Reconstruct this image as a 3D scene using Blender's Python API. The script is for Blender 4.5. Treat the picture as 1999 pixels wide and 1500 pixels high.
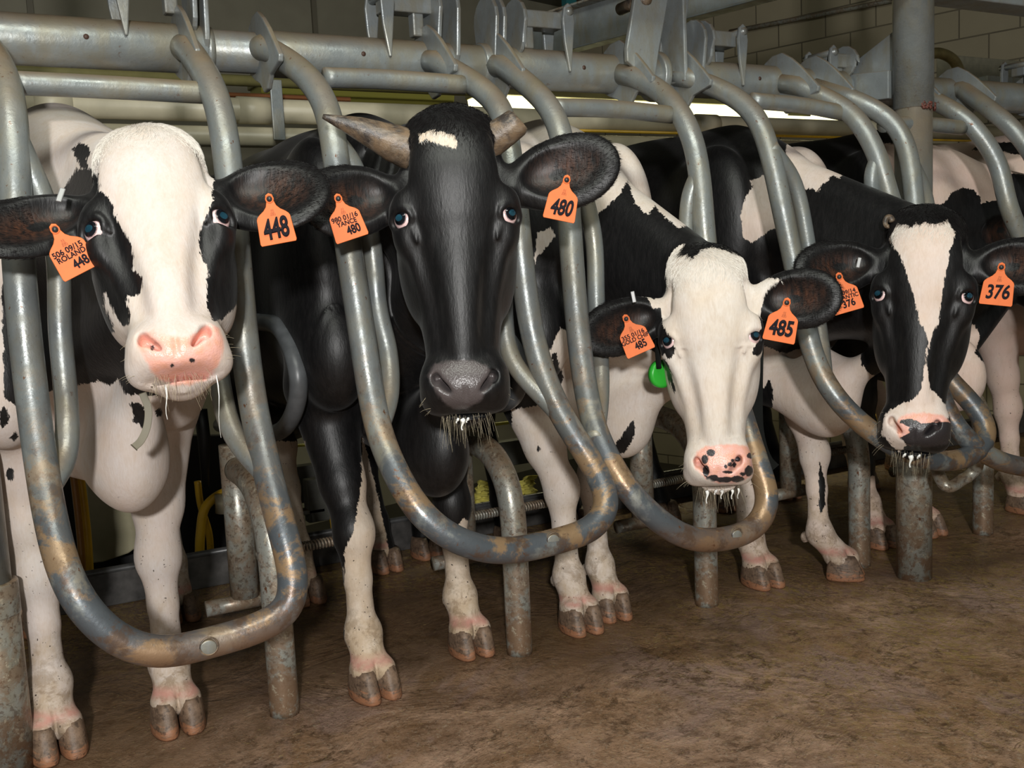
import bpy, bmesh, math, random
import numpy as np
from math import radians as R, sin, cos, pi
from mathutils import Vector, Matrix

# ------------------------------------------------------------------ scene, camera, light, exposure
sc = bpy.context.scene
for o in list(bpy.data.objects):
    bpy.data.objects.remove(o)
COL = sc.collection
CAM = np.array([-.5808, -2.232, 1.0])
YAW, PIT, ROLL, FOC = 1.07026, -.115378, -.048029, 1971.2
_fw = np.array([cos(YAW)*cos(PIT), sin(YAW)*cos(PIT), sin(PIT)])
_r = np.cross(_fw, [0, 0, 1]); _r /= np.linalg.norm(_r); _u = np.cross(_r, _fw)
RT = cos(ROLL)*_r + sin(ROLL)*_u
UP = -sin(ROLL)*_r + cos(ROLL)*_u
FW = _fw
cam_d = bpy.data.cameras.new('camera')
cam_d.sensor_width = 36; cam_d.lens = 36*FOC/1999; cam_d.clip_start = .05
cam = bpy.data.objects.new('camera', cam_d); COL.objects.link(cam)
cam.matrix_world = Matrix(((RT[0], UP[0], -FW[0], CAM[0]), (RT[1], UP[1], -FW[1], CAM[1]),
                           (RT[2], UP[2], -FW[2], CAM[2]), (0, 0, 0, 1)))
sc.camera = cam

def ray(x, y):
    return FW + RT*(x-1000)/FOC - UP*(y-750)/FOC
def on(x, y, ax, c):                     # world point seen at x, y on the plane axis = c
    d = ray(x, y); return CAM + d*(c-CAM[ax])/d[ax]
def atY(x, y, Y): return on(x, y, 1, Y)
def atX(x, y, X): return on(x, y, 0, X)
def atZ(x, y, Z): return on(x, y, 2, Z)
def project(P):
    v = np.asarray(P, float) - CAM; z = v@FW
    return 1000+FOC*(v@RT)/z, 750-FOC*(v@UP)/z, FOC/z

w = bpy.data.worlds.new('world'); sc.world = w; w.use_nodes = True
w.node_tree.nodes['Background'].inputs[0].default_value = (.62, .66, .60, 1)
w.node_tree.nodes['Background'].inputs[1].default_value = .26

def area(name, loc, aim, size, power, color, size_y=None):
    l = bpy.data.lights.new(name, 'AREA'); l.energy = power; l.color = color; l.size = size
    if size_y: l.shape = 'RECTANGLE'; l.size_y = size_y
    o = bpy.data.objects.new(name, l); COL.objects.link(o); o.location = loc
    o.rotation_euler = (Vector(aim)-Vector(loc)).to_track_quat('-Z', 'Y').to_euler()
    return o
# the flash above the lens, and an added fill light over the aisle, no fixture seen there
area('flash', tuple(CAM - FW*1.5 + UP*.36 + RT*.06), tuple(CAM + FW*3.2), .14, 110, (1, .985, .96))
area('aisle_fill', (-.5, -2.2, 3.2), (.9, 0, .4), 2.6, 70, (.97, 1, .90), .25)

sc.view_settings.view_transform = 'Standard'; sc.view_settings.look = 'None'
sc.view_settings.gamma = 1; sc.view_settings.use_curve_mapping = False
sc.view_settings.exposure = 0.0

# ------------------------------------------------------------------ node helper
def new_mat(name):
    m = bpy.data.materials.new(name); m.use_nodes = True
    nt = m.node_tree; b = nt.nodes['Principled BSDF']
    return m, nt, b
class N:
    def __init__(s, nt): s.nt = nt; s.tc = None
    def n(s, t, **k):
        o = s.nt.nodes.new(t)
        for a, v in k.items(): setattr(o, a, v)
        return o
    def l(s, a, b): s.nt.links.new(a, b)
    def obj(s, scale=(1, 1, 1), which='Object'):
        if not s.tc: s.tc = s.n('ShaderNodeTexCoord')
        m = s.n('ShaderNodeMapping'); m.inputs['Scale'].default_value = scale
        s.l(s.tc.outputs[which], m.inputs[0]); return m.outputs[0]
    def noise(s, vec, scale, detail=4, rough=.55, dist=0):
        o = s.n('ShaderNodeTexNoise'); o.inputs['Scale'].default_value = scale
        o.inputs['Detail'].default_value = detail; o.inputs['Roughness'].default_value = rough
        o.inputs['Distortion'].default_value = dist
        if vec is not None: s.l(vec, o.inputs['Vector'])
        return o.outputs['Fac']
    def ramp(s, fac, stops, interp='LINEAR'):
        o = s.n('ShaderNodeValToRGB'); cr = o.color_ramp; cr.interpolation = interp
        while len(cr.elements) < len(stops): cr.elements.new(.5)
        for e, (p, c) in zip(cr.elements, stops):
            e.position = p; e.color = (c, c, c, 1) if isinstance(c, (int, float)) else (*c, 1)
        s.l(fac, o.inputs[0]); return o.outputs[0]
    def math(s, op, a, b=None, clamp=False):
        o = s.n('ShaderNodeMath', operation=op, use_clamp=clamp)
        for i, v in enumerate((a, b)):
            if v is None: continue
            if isinstance(v, (int, float)): o.inputs[i].default_value = v
            else: s.l(v, o.inputs[i])
        return o.outputs[0]
    def mix(s, f, a, b, blend='MIX'):
        o = s.n('ShaderNodeMix', data_type='RGBA', blend_type=blend)
        for i, v in ((0, f), (6, a), (7, b)):
            if isinstance(v, (int, float)): o.inputs[i].default_value = v if i == 0 else (v, v, v, 1)
            elif isinstance(v, tuple): o.inputs[i].default_value = (*v, 1)
            else: s.l(v, o.inputs[i])
        return o.outputs[2]
    def attr(s, name):
        return s.n('ShaderNodeAttribute', attribute_name=name).outputs['Fac']
    def bump(s, h, strength, dist, b, normal=None):
        o = s.n('ShaderNodeBump'); o.inputs['Strength'].default_value = strength
        o.inputs['Distance'].default_value = dist; s.l(h, o.inputs['Height'])
        if normal is not None: s.l(normal, o.inputs['Normal'])
        if b is not None: s.l(o.outputs[0], b.inputs['Normal'])
        return o.outputs[0]
    def sep(s, vec, i):
        o = s.n('ShaderNodeSeparateXYZ'); s.l(vec, o.inputs[0]); return o.outputs[i]
    def step(s, v, e, wdt):            # smooth 0..1 as v passes e
        o = s.n('ShaderNodeMapRange', interpolation_type='SMOOTHSTEP')
        s.l(v, o.inputs[0]); o.inputs[1].default_value = e-wdt; o.inputs[2].default_value = e+wdt
        return o.outputs[0]

def plain(name, col, rough=.5, metal=0., spec=.5, noise=0., nscale=20, bump=0.):
    m, nt, b = new_mat(name); g = N(nt)
    b.inputs['Roughness'].default_value = rough; b.inputs['Metallic'].default_value = metal
    b.inputs['Specular IOR Level'].default_value = spec
    f = g.noise(g.obj(), nscale, 5)
    k = 1-noise
    b_ = tuple(c*k for c in col); t_ = tuple(min(1, c*(1+noise)) for c in col)
    g.l(g.mix(g.ramp(f, [(.3, 0.), (.7, 1.)]), b_, t_), b.inputs['Base Color'])
    if bump: g.bump(f, bump, .004, b)
    return m

def galvanized(name, wear=0., rust=.3, tint=(.225, .245, .245), grime=0.):
    # zinc pipe: blue-grey spangle, tan dust on what faces up, rust specks; wear = scoured dark steel with ochre scale
    m, nt, b = new_mat(name); g = N(nt); co = g.obj()
    big = g.noise(co, 5, 5, .6, .3); mid = g.noise(co, 22, 5, .6); fine = g.noise(co, 160, 3, .6)
    base = g.mix(g.ramp(big, [(.32, 0.), (.68, 1.)]), tuple(c*.78 for c in tint), tuple(c*1.25 for c in tint))
    base = g.mix(g.ramp(mid, [(.45, 0.), (.75, .5)]), base, (.22, .21, .155))
    geo = g.n('ShaderNodeNewGeometry'); up = g.sep(geo.outputs['Normal'], 2)
    dust = g.math('MULTIPLY', g.step(up, .55, .42), g.ramp(g.noise(co, 7, 4), [(.25, .5), (.6, 1.)]))
    base = g.mix(dust, base, (.26, .185, .11))
    stain = g.noise(g.obj((1, 1, .35)), 11, 6, .65, .3)
    base = g.mix(g.math('MULTIPLY', g.step(stain, .55, .10), .55), base, (.235, .205, .135))
    if wear:
        zz = g.sep(geo.outputs['Position'], 2); lowz = g.math('SUBTRACT', 1., g.step(g.math('ADD', zz, g.math('MULTIPLY', big, .3)), .88, .22))
        wn = g.noise(co, 6.5, 6, .62, .5)
        base = g.mix(g.math('MULTIPLY', g.step(wn, .44, .05), g.math('MULTIPLY', lowz, wear)), base, (.085, .098, .112))
        oc = g.noise(g.obj((1, 1, 1.3)), 9, 7, .68, .4)
        base = g.mix(g.math('MULTIPLY', g.step(oc, .515, .05), g.math('MULTIPLY', lowz, min(1, wear))), base, (.30, .195, .105))
        bar_ = g.math('SUBTRACT', 1., g.step(zz, .40, .045)); base = g.mix(g.math('MULTIPLY', bar_, g.ramp(g.noise(co, 8, 6, .7), [(.38, .15), (.56, .9)])), base, (.225, .135, .08))
        br = g.noise(co, 14, 6, .7)
        base = g.mix(g.math('MULTIPLY', g.step(br, .58, .05), g.math('MULTIPLY', lowz, wear*.8)), base, (.11, .065, .04))
    if grime:
        gn = g.noise(co, 17, 7, .72, .3); zz = g.sep(geo.outputs['Position'], 2); foot = g.math('SUBTRACT', 1., g.step(zz, .16, .20))
        base = g.mix(g.math('MULTIPLY', g.step(gn, .50, .07), grime*.8), base, (.27, .175, .105))
        base = g.mix(g.math('MULTIPLY', g.step(g.noise(co, 75, 5, .7), .56, .04), grime*.8), base, (.085, .045, .025))
        base = g.mix(g.math('MULTIPLY', foot, g.step(gn, .49, .07)), base, (.22, .135, .08))
        base = g.mix(g.math('MULTIPLY', g.step(g.noise(co, 48, 6, .75), .61, .04), .7), base, (.50, .45, .34))
    r = g.noise(co, 60, 5, .7)
    base = g.mix(g.math('MULTIPLY', g.step(r, .66, .03), min(1, rust*2)), base, (.13, .06, .03))
    base = g.mix(g.math('MULTIPLY', g.step(fine, .70, .03), rust), base, (.07, .045, .03))
    g.l(base, b.inputs['Base Color'])
    b.inputs['Metallic'].default_value = .38
    g.l(g.ramp(mid, [(.3, .27), (.7, .52)]), b.inputs['Roughness'])
    b.inputs['Specular IOR Level'].default_value = .45
    h = g.math('ADD', mid, g.math('MULTIPLY', fine, .35)); g.bump(h, .35, .003, b)
    return m

def floor_mat():
    m, nt, b = new_mat('wet_concrete'); g = N(nt); co = g.obj()
    a = g.noise(co, 1.6, 6, .62, .4); c = g.noise(co, 6, 8, .72, .7); d = g.noise(co, 30, 7, .75, .3); e = g.noise(co, 130, 5, .7)
    col = g.mix(g.ramp(c, [(.36, 0.), (.62, 1.)]), (.165, .094, .054), (.45, .290, .20))
    col = g.mix(g.ramp(a, [(.42, 0.), (.58, .75)]), col, (.245, .135, .062))
    col = g.mix(g.math('MULTIPLY', g.step(g.noise(co, 2.7, 6, .6, 1.), .56, .05), .6), col, (.30, .20, .17))
    col = g.mix(g.math('MULTIPLY', g.step(d, .545, .10), g.ramp(g.noise(co, 1.9, 5, .6, .5), [(.40, .3), (.60, .9)])), col, (.045, .022, .009))
    col = g.mix(g.math('MULTIPLY', g.step(g.noise(co, 11, 8, .78, .8), .59, .04), .75), col, (.060, .032, .014))
    col = g.mix(g.math('MULTIPLY', g.step(e, .60, .06), .55), col, (.36, .29, .21))
    col = g.mix(g.math('MULTIPLY', g.step(g.noise(co, 210, 3, .6), .64, .04), .7), col, (.035, .020, .012))
    geo = g.n('ShaderNodeNewGeometry'); py0 = g.sep(geo.outputs['Position'], 1)
    soak = g.math('MULTIPLY', g.step(g.math('ADD', py0, g.math('MULTIPLY', g.math('SUBTRACT', g.noise(co, 2.2, 6, .65, .6), .5), 1.6)), -.02, .28), .8)
    col = g.mix(soak, col, g.mix(g.ramp(d, [(.4, 0.), (.6, 1.)]), (.075, .040, .018), (.17, .105, .06)))
    straw = g.noise(g.obj((1.4, .8, 1)), 46, 7, .8, .6)
    # straw and dung trodden in where the herd walks off, to the right and by the kerb
    geo = g.n('ShaderNodeNewGeometry'); px = g.sep(geo.outputs['Position'], 0); py = g.sep(geo.outputs['Position'], 1)
    reg = g.math('ADD', g.step(px, 1.05, .55), g.step(py, .55, .3), True)
    reg = g.math('MULTIPLY', reg, g.ramp(g.noise(co, 2.4, 5, .6), [(.36, .1), (.56, 1.)]))
    col = g.mix(g.math('MULTIPLY', g.step(straw, .53, .04), g.math('MULTIPLY', reg, .8)), col, (.27, .185, .055))
    bits = g.noise(g.obj((1, 2.2, 1)), 85, 3, .5, .3)
    col = g.mix(g.math('MULTIPLY', g.step(bits, .70, .02), .8), col, (.38, .29, .12))
    g.l(col, b.inputs['Base Color'])
    wet = g.noise(co, 3.1, 6, .65, .8)
    g.l(g.ramp(wet, [(.38, .50), (.48, .32), (.56, .12)]), b.inputs['Roughness'])
    b.inputs['Specular IOR Level'].default_value = .38
    h = g.math('ADD', g.math('MULTIPLY', c, .8), g.math('ADD', g.math('MULTIPLY', d, .5), g.math('MULTIPLY', e, .28)))
    dry = g.ramp(wet, [(.46, 1.), (.62, .35)])
    g.bump(g.math('MULTIPLY', h, dry), .85, .010, b)
    return m

def coat_mat(name, white=(.80, .765, .70), pinkish=.0, dirt=.8, greynose=0):
    # hide: 'coat' = distance to the edge of the black patches (+ inside black), 'skin' bare muzzle, 'spot' dark pigment, 'ear' tawny ear hair
    m, nt, b = new_mat(name); g = N(nt); co = g.obj()
    hair = g.noise(g.obj((1, 1, .22)), 260, 3, .6); hair2 = g.noise(g.obj((1, 1, .3)), 90, 4, .65); big = g.noise(co, 9, 4)
    jag = g.math('ADD', g.math('MULTIPLY', g.math('SUBTRACT', hair, .5), .012), g.math('MULTIPLY', g.math('SUBTRACT', hair2, .5), .016))
    coat = g.math('ADD', g.attr('coat'), jag)
    isb = g.step(coat, 0, .0012)
    wc = g.mix(g.ramp(g.noise(co, 14, 5, .6), [(.38, 0.), (.75, .8)]), white, tuple(c*k for c, k in zip(white, (.93, .84, .72))))
    wc = g.mix(g.ramp(hair, [(.4, 0.), (.7, .22)]), wc, (.42, .34, .26))
    wc = g.mix(g.ramp(g.noise(g.obj((1, 1, .35)), 48, 6, .7, .6), [(.48, 0.), (.68, .34)]), wc, (.46, .37, .27))
    if pinkish: wc = g.mix(g.ramp(big, [(.35, pinkish*.4), (.65, pinkish)]), wc, (.74, .50, .42))
    geo = g.n('ShaderNodeNewGeometry'); z = g.sep(geo.outputs['Position'], 2)
    dn = g.noise(co, 18, 6, .7)
    low = g.math('SUBTRACT', 1., g.step(g.math('ADD', z, g.math('MULTIPLY', g.math('SUBTRACT', dn, .5), .9)), .16, .17))
    wc = g.mix(g.math('MULTIPLY', low, dirt*.75), wc, (.40, .27, .145))
    blot = g.noise(co, 26, 7, .75, .4); nearf = g.math('SUBTRACT', 1., g.step(z, .20, .12))
    wc = g.mix(g.math('MULTIPLY', g.math('MULTIPLY', nearf, g.step(blot, .52, .07)), dirt*.8), wc, (.20, .13, .07))
    wc = g.mix(g.math('MULTIPLY', g.step(g.noise(co, 120, 2, .5), .71, .015), g.math('SUBTRACT', 1., g.step(z, .5, .25))), wc, (.04, .025, .018))
    cor = g.math('MULTIPLY', g.step(z, .078, .008), g.math('SUBTRACT', 1., g.step(z, .098, .012)))
    wc = g.mix(g.math('MULTIPLY', cor, g.ramp(g.noise(co, 30, 4), [(.35, .2), (.6, .9)])), wc, (.55, .26, .21))
    bc = g.mix(g.ramp(hair2, [(.4, 0.), (.75, 1.)]), (.0032, .0031, .0036), (.0095, .0088, .0092))
    bc = g.mix(g.math('MULTIPLY', g.attr('ear'), g.ramp(hair2, [(.35, .0), (.7, 1.)])), bc, (.075, .026, .011))
    col = g.mix(isb, wc, bc)
    sn = g.math('ADD', g.attr('skin'), g.math('MULTIPLY', g.math('SUBTRACT', hair2, .5), .012))
    sk = g.step(sn, 0, .004)
    pink = g.mix(g.ramp(g.noise(co, 60, 4), [(.35, 0.), (.7, 1.)]), (.80, .44, .38), (.74, .36, .25))
    pink = g.mix(g.step(g.math('ADD', g.attr('spot'), g.math('MULTIPLY', g.math('SUBTRACT', hair2, .5), .008)), 0, .0012), pink, (.075, .062, .062) if greynose else (.028, .024, .026))
    col = g.mix(sk, col, pink)
    g.l(col, b.inputs['Base Color'])
    rg = g.mix(isb, (.75,)*3, (.46,)*3); rg = g.mix(sk, rg, (.27,)*3)
    g.l(rg, b.inputs['Roughness'])
    b.inputs['Specular IOR Level'].default_value = .42
    b.inputs['Sheen Weight'].default_value = .04; b.inputs['Sheen Roughness'].default_value = .4
    h = g.mix(sk, g.math('ADD', hair, g.math('MULTIPLY', hair2, 1.4)), g.math('MULTIPLY', g.noise(co, 330, 2), 1.6))
    g.bump(h, .24, .0022, b)
    return m

M = {}
M['zinc'] = galvanized('galvanized_steel', 0, .25)
M['zinc_worn'] = galvanized('worn_galvanized_steel', .95, .5)
M['zinc_post'] = galvanized('dirty_galvanized_post', 0, .9, (.33, .34, .31), .7)
M['plate'] = galvanized('galvanized_plate', 0, .12, (.25, .275, .285))
M['floor'] = floor_mat()
def hoof_mat():
    m, nt, b = new_mat('hoof_horn'); g = N(nt); co = g.obj()
    geo = g.n('ShaderNodeNewGeometry'); z = g.sep(geo.outputs['Position'], 2)
    n = g.noise(co, 30, 6, .7); s = g.noise(g.obj((1, 1, 4)), 40, 5, .6)
    col = g.mix(g.ramp(n, [(.35, 0.), (.65, 1.)]), (.095, .060, .040), (.25, .165, .11))
    low = g.math('SUBTRACT', 1., g.step(g.math('ADD', z, g.math('MULTIPLY', g.math('SUBTRACT', s, .5), .09)), .020, .012))
    col = g.mix(g.math('MULTIPLY', low, .8), col, (.36, .155, .075))
    col = g.mix(g.math('MULTIPLY', g.step(g.noise(co, 90, 4), .6, .05), .6), col, (.04, .025, .018))
    g.l(col, b.inputs['Base Color']); b.inputs['Roughness'].default_value = .5
    g.bump(g.math('ADD', n, s), .5, .004, b); return m
M['hoof'] = hoof_mat()
def horn_mat():
    m, nt, b = new_mat('cow_horn'); g = N(nt); co = g.obj()
    n = g.noise(co, 14, 6, .7, .5); f = g.noise(g.obj((.3, 1, 1)), 90, 5, .7)
    col = g.mix(g.ramp(n, [(.42, 0.), (.58, 1.)]), (.040, .032, .028), (.19, .13, .08))
    col = g.mix(g.ramp(f, [(.5, 0.), (.72, .8)]), col, (.25, .20, .15))
    g.l(col, b.inputs['Base Color']); b.inputs['Roughness'].default_value = .38
    g.bump(f, .5, .003, b); return m
M['horn'] = horn_mat()
M['tag'] = plain('orange_tag_plastic', (.74, .155, .028), .6, noise=.06, nscale=50)
M['ink'] = plain('tag_ink', (.016, .015, .02), .9, spec=.08)
M['button'] = plain('dark_tag_button', (.03, .028, .028), .3)
M['whisker'] = plain('whisker_hair', (.45, .38, .26), .4)
M['milk'] = plain('white_saliva', (.85, .85, .82), .15)
M['strap'] = plain('black_strap', (.010, .011, .010), .9, spec=.15, noise=.2)
M['green'] = plain('green_plastic', (.03, .42, .035), .35)
M['cream_pipe'] = plain('cream_plastic_pipe', (.52, .47, .34), .4, noise=.10, nscale=12)
M['olive'] = plain('olive_steel', (.20, .18, .07), .5, noise=.1)
M['yellow'] = plain('yellow_hose', (.62, .36, .015), .35, noise=.1)
M['black'] = plain('black_rubber', (.012, .012, .013), .5)
M['cream'] = plain('cream_panel', (.42, .38, .24), .5, noise=.08)
M['cloth'] = plain('yellow_cloth', (.62, .55, .12), .8, noise=.15, nscale=30)
M['rubber'] = plain('rubber_coated_pipe', (.075, .08, .085), .38, noise=.5, nscale=12, bump=.2)
M['pit'] = plain('pit_grey_panel', (.10, .10, .085), .6, noise=.2)

# ------------------------------------------------------------------ mesh helpers
def mesh_obj(name, V, F, mat, parent=None, origin=None, smooth=True, base=False):
    V = np.asarray(V, float)
    if origin is None:
        lo, hi = V.min(0), V.max(0); origin = (lo+hi)/2
        if base: origin[2] = lo[2]
    origin = np.asarray(origin, float)
    me = bpy.data.meshes.new(name); me.from_pydata((V-origin).tolist(), [], [tuple(map(int, f)) for f in F])
    if smooth: me.shade_smooth()
    me.materials.append(mat); me.update()
    o = bpy.data.objects.new(name, me); COL.objects.link(o)
    if parent is not None:
        o.parent = parent; origin = origin - np.array(parent['_w'])
    o['_w'] = tuple(float(a) for a in (origin + (np.array(parent['_w']) if parent is not None else 0)))
    o.location = origin
    return o
def empty(name, loc):
    o = bpy.data.objects.new(name, None); COL.objects.link(o); o.location = loc; o.empty_display_size = .1
    o['_w'] = tuple(float(a) for a in loc); return o
def tag(o, label, cat=None, group=None, kind=None):
    o['label'] = label
    if cat: o['category'] = cat
    if group: o['group'] = group
    if kind: o['kind'] = kind
    return o
class MB:                                  # gathers shapes into one mesh
    def __init__(s): s.V = []; s.F = []
    def add(s, V, F):
        n = len(s.V); s.V += [tuple(map(float, v)) for v in V]; s.F += [tuple(i+n for i in f) for f in F]; return s
    def obj(s, name, mat, parent=None, **k): return mesh_obj(name, s.V, s.F, mat, parent, **k)

def spline(pts, n=10):                      # Catmull-Rom, centripetal enough for pipes
    P = [np.asarray(p, float) for p in pts]
    if len(P) < 3 or n < 2: return np.array(P)
    P = [2*P[0]-P[1]] + P + [2*P[-1]-P[-2]]; out = []
    for i in range(1, len(P)-2):
        p0, p1, p2, p3 = P[i-1:i+3]
        for k in range(n):
            t = k/n
            out.append(.5*((2*p1)+(-p0+p2)*t+(2*p0-5*p1+4*p2-p3)*t*t+(-p0+3*p1-3*p2+p3)*t**3))
    out.append(P[-2]); return np.array(out)
def tube(path, r, seg=20, closed=False, cap=True, flat=None):
    P = np.asarray(path, float); n = len(P)
    rr = np.full(n, r) if np.isscalar(r) else np.asarray(r, float)
    T = np.gradient(P, axis=0)
    if closed: T = np.roll(P, -1, 0)-np.roll(P, 1, 0)
    T /= np.linalg.norm(T, axis=1)[:, None]+1e-12
    a = np.array([0, 0, 1.]) if abs(T[0][2]) < .9 else np.array([1., 0, 0])
    U = np.cross(T[0], a); U /= np.linalg.norm(U)
    V = []; F = []
    for i in range(n):
        U = U - T[i]*(U@T[i]); U /= np.linalg.norm(U); W = np.cross(T[i], U)
        for k in range(seg):
            an = 2*pi*k/seg; V.append(P[i]+rr[i]*(cos(an)*U+sin(an)*W*(flat or 1)))
    m = n if closed else n-1
    for i in range(m):
        j = (i+1) % n
        for k in range(seg):
            F.append((i*seg+k, i*seg+(k+1) % seg, j*seg+(k+1) % seg, j*seg+k))
    if cap and not closed:
        F.append(tuple(range(seg))[::-1]); F.append(tuple((n-1)*seg+k for k in range(seg)))
    return V, F
def cyl(a, b, r, seg=24): return tube([a, b], r, seg)
def box(c, s, rot=None):                    # centre, full size
    V = np.array([(x, y, z) for x in (-.5, .5) for y in (-.5, .5) for z in (-.5, .5)])*np.array(s)
    if rot is not None: V = V@np.array(rot).T
    return V+np.array(c), [(0, 1, 3, 2), (4, 6, 7, 5), (0, 4, 5, 1), (2, 3, 7, 6), (0, 2, 6, 4), (1, 5, 7, 3)]
def slab(outline, n, th):                   # flat outline (3-D points) thickened along n
    A = np.asarray(outline, float); n = np.asarray(n, float); n /= np.linalg.norm(n); k = len(A)
    V = np.vstack([A-n*th/2, A+n*th/2])
    F = [tuple(range(k))[::-1], tuple(range(k, 2*k))] + [(i, (i+1) % k, (i+1) % k+k, i+k) for i in range(k)]
    return V, F
def bevel(o, w=.003, seg=2):
    m = o.modifiers.new('bevel', 'BEVEL'); m.width = w; m.segments = seg; m.limit_method = 'ANGLE'
    return o
# ------------------------------------------------------------------ index rail and the swinging stall gates
RY, RZ, RR = .05, 1.497, .0505                  # axis and radius of the index rail
SHEET = ([.30, .40, .48, .55, .62, .70, .80, .95, 1.1, 1.2, 1.28, 1.34, 1.40, 1.45, 1.50, 1.56],
         [-.50, -.50, -.49, -.455, -.41, -.36, -.325, -.30, -.285, -.275, -.255, -.225, -.17, -.09, -.01, .05])
def sheet(x, y):                                # point seen at x, y on the bent surface the gates share
    d = ray(x, y); lo = None
    for t in np.arange(1.0, 7.0, .01):
        P = CAM+d*t; g = P[1]-np.interp(P[2], *SHEET)
        if g >= 0: return CAM+d*(t-.005)
    return CAM+d*3
def sheetpath(px, n=10): return spline([sheet(*p) for p in px], n)

BRACKET = [(.075, 1.560), (.045, 1.575), (.005, 1.577), (-.030, 1.556), (-.065, 1.528), (-.105, 1.490), (-.135, 1.458), (-.130, 1.445),
           (-.06, 1.43), (-.035, 1.405), (-.005, 1.402), (.02, 1.425), (.06, 1.44), (.098, 1.46), (.104, 1.50), (.098, 1.54)]
def bracket(X, parent, lab=None):
    V, F = slab([(X, y, z) for y, z in BRACKET], (1, 0, 0), .011)
    bevel(mesh_obj('bracket_plate', V, F, M['plate'], parent, smooth=False), .003)

GATES = [
 dict(px=[(-150, 10), (-60, 55), (-5, 120), (20, 200), (28, 320), (36, 500), (54, 700), (80, 900), (105, 1040), (142, 1155), (215, 1240), (310, 1276), (420, 1252), (500, 1228), (562, 1190), (573, 1120), (545, 1010), (506, 850), (481, 700), (463, 500), (448, 340), (432, 225), (405, 150), (368, 96)],
      inl=[(32, 270), (84, 390), (113, 500), (118, 640), (128, 760), (132, 840), (124, 900), (88, 965)], inr=[(455, 400), (432, 500), (424, 640), (430, 750), (458, 850), (522, 930)],
      cross=[(30, 158), (200, 166), (410, 178)], rail=(-320, 400), lab='leftmost galvanized swing gate, its pipe loop in front of the white-faced cow', knob=(402, 1253)),
 dict(px=[(515, 92), (560, 118), (608, 158), (640, 215), (655, 300), (680, 480), (702, 620), (728, 790), (757, 890), (815, 995), (890, 1055), (985, 1078), (1090, 1056), (1160, 1030), (1187, 975), (1150, 895), (1090, 800), (1048, 690), (1026, 570), (1012, 440), (1000, 330), (985, 240), (968, 200), (925, 162), (855, 122)],
      inl=[(652, 270), (696, 340), (726, 480), (738, 600), (758, 690), (760, 770), (738, 845)], inr=[(1012, 420), (990, 520), (985, 620), (1005, 710), (1088, 805)],
      cross=[(640, 148), (760, 152), (915, 163)], rail=(522, 935), lab='swing gate with its pipe loop around the neck of the horned black cow', knob=(1068, 1049)),
 dict(px=[(985, 130), (1030, 165), (1075, 212), (1100, 280), (1110, 400), (1124, 600), (1148, 790), (1185, 890), (1240, 975), (1330, 1048), (1410, 1054), (1475, 1030), (1500, 975), (1478, 900), (1440, 780), (1400, 620), (1378, 480), (1370, 380), (1358, 290), (1330, 222), (1290, 178), (1240, 150)],
      inl=[(1103, 300), (1138, 375), (1160, 470), (1165, 600), (1172, 700), (1172, 780), (1162, 860)], inr=[(1368, 330), (1346, 390), (1342, 480), (1352, 600), (1380, 700), (1438, 790)],
      cross=[(1090, 207), (1200, 210), (1322, 222)], rail=(975, 1290), lab='swing gate with its pipe loop around the all-white cow face', knob=(1424, 1040)),
 dict(px=[(1345, 152), (1400, 172), (1460, 208), (1498, 275), (1530, 420), (1560, 560), (1588, 700), (1650, 800), (1750, 875), (1840, 903), (1905, 885), (1928, 838), (1890, 778), (1835, 720), (1790, 600), (1755, 440), (1735, 380), (1712, 300), (1675, 235), (1630, 200), (1560, 168)],
      inl=[(1503, 285), (1552, 360), (1578, 480), (1592, 590), (1604, 670), (1612, 750)], inr=[(1716, 300), (1702, 350), (1712, 420), (1730, 500), (1800, 620)],
      cross=[(1478, 194), (1580, 204), (1660, 219)], rail=(1330, 1640), lab='swing gate with its pipe loop under the chin of the blazed cow', knob=None),
 dict(px=[(1655, 190), (1705, 212), (1748, 245), (1774, 300), (1786, 400), (1796, 550), (1812, 680), (1842, 790), (1885, 855), (1950, 902), (2040, 915), (2110, 890), (2130, 820), (2090, 700), (2040, 560), (1998, 470), (1967, 400), (1950, 320), (1905, 252), (1860, 215), (1800, 185)],
      inl=[(1776, 310), (1806, 380), (1820, 480), (1828, 600), (1828, 740)], inr=None,
      cross=[(1735, 242), (1810, 240), (1890, 248)], rail=(1670, 1860), lab='swing gate partly behind the tall round column, right of the blazed cow', knob=None),
 dict(px=[(1880, 175), (1925, 208), (1985, 258), (2040, 350), (2070, 520), (2100, 700), (2160, 860), (2260, 890), (2330, 860), (2300, 700), (2230, 450), (2190, 300), (2120, 220), (2060, 200)],
      inl=None, inr=None, cross=[(2010, 262), (2150, 250)], rail=(1865, 2260), lab='rightmost swing gate, entering the picture at the right edge', knob=None)]
gate_X = []
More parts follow.
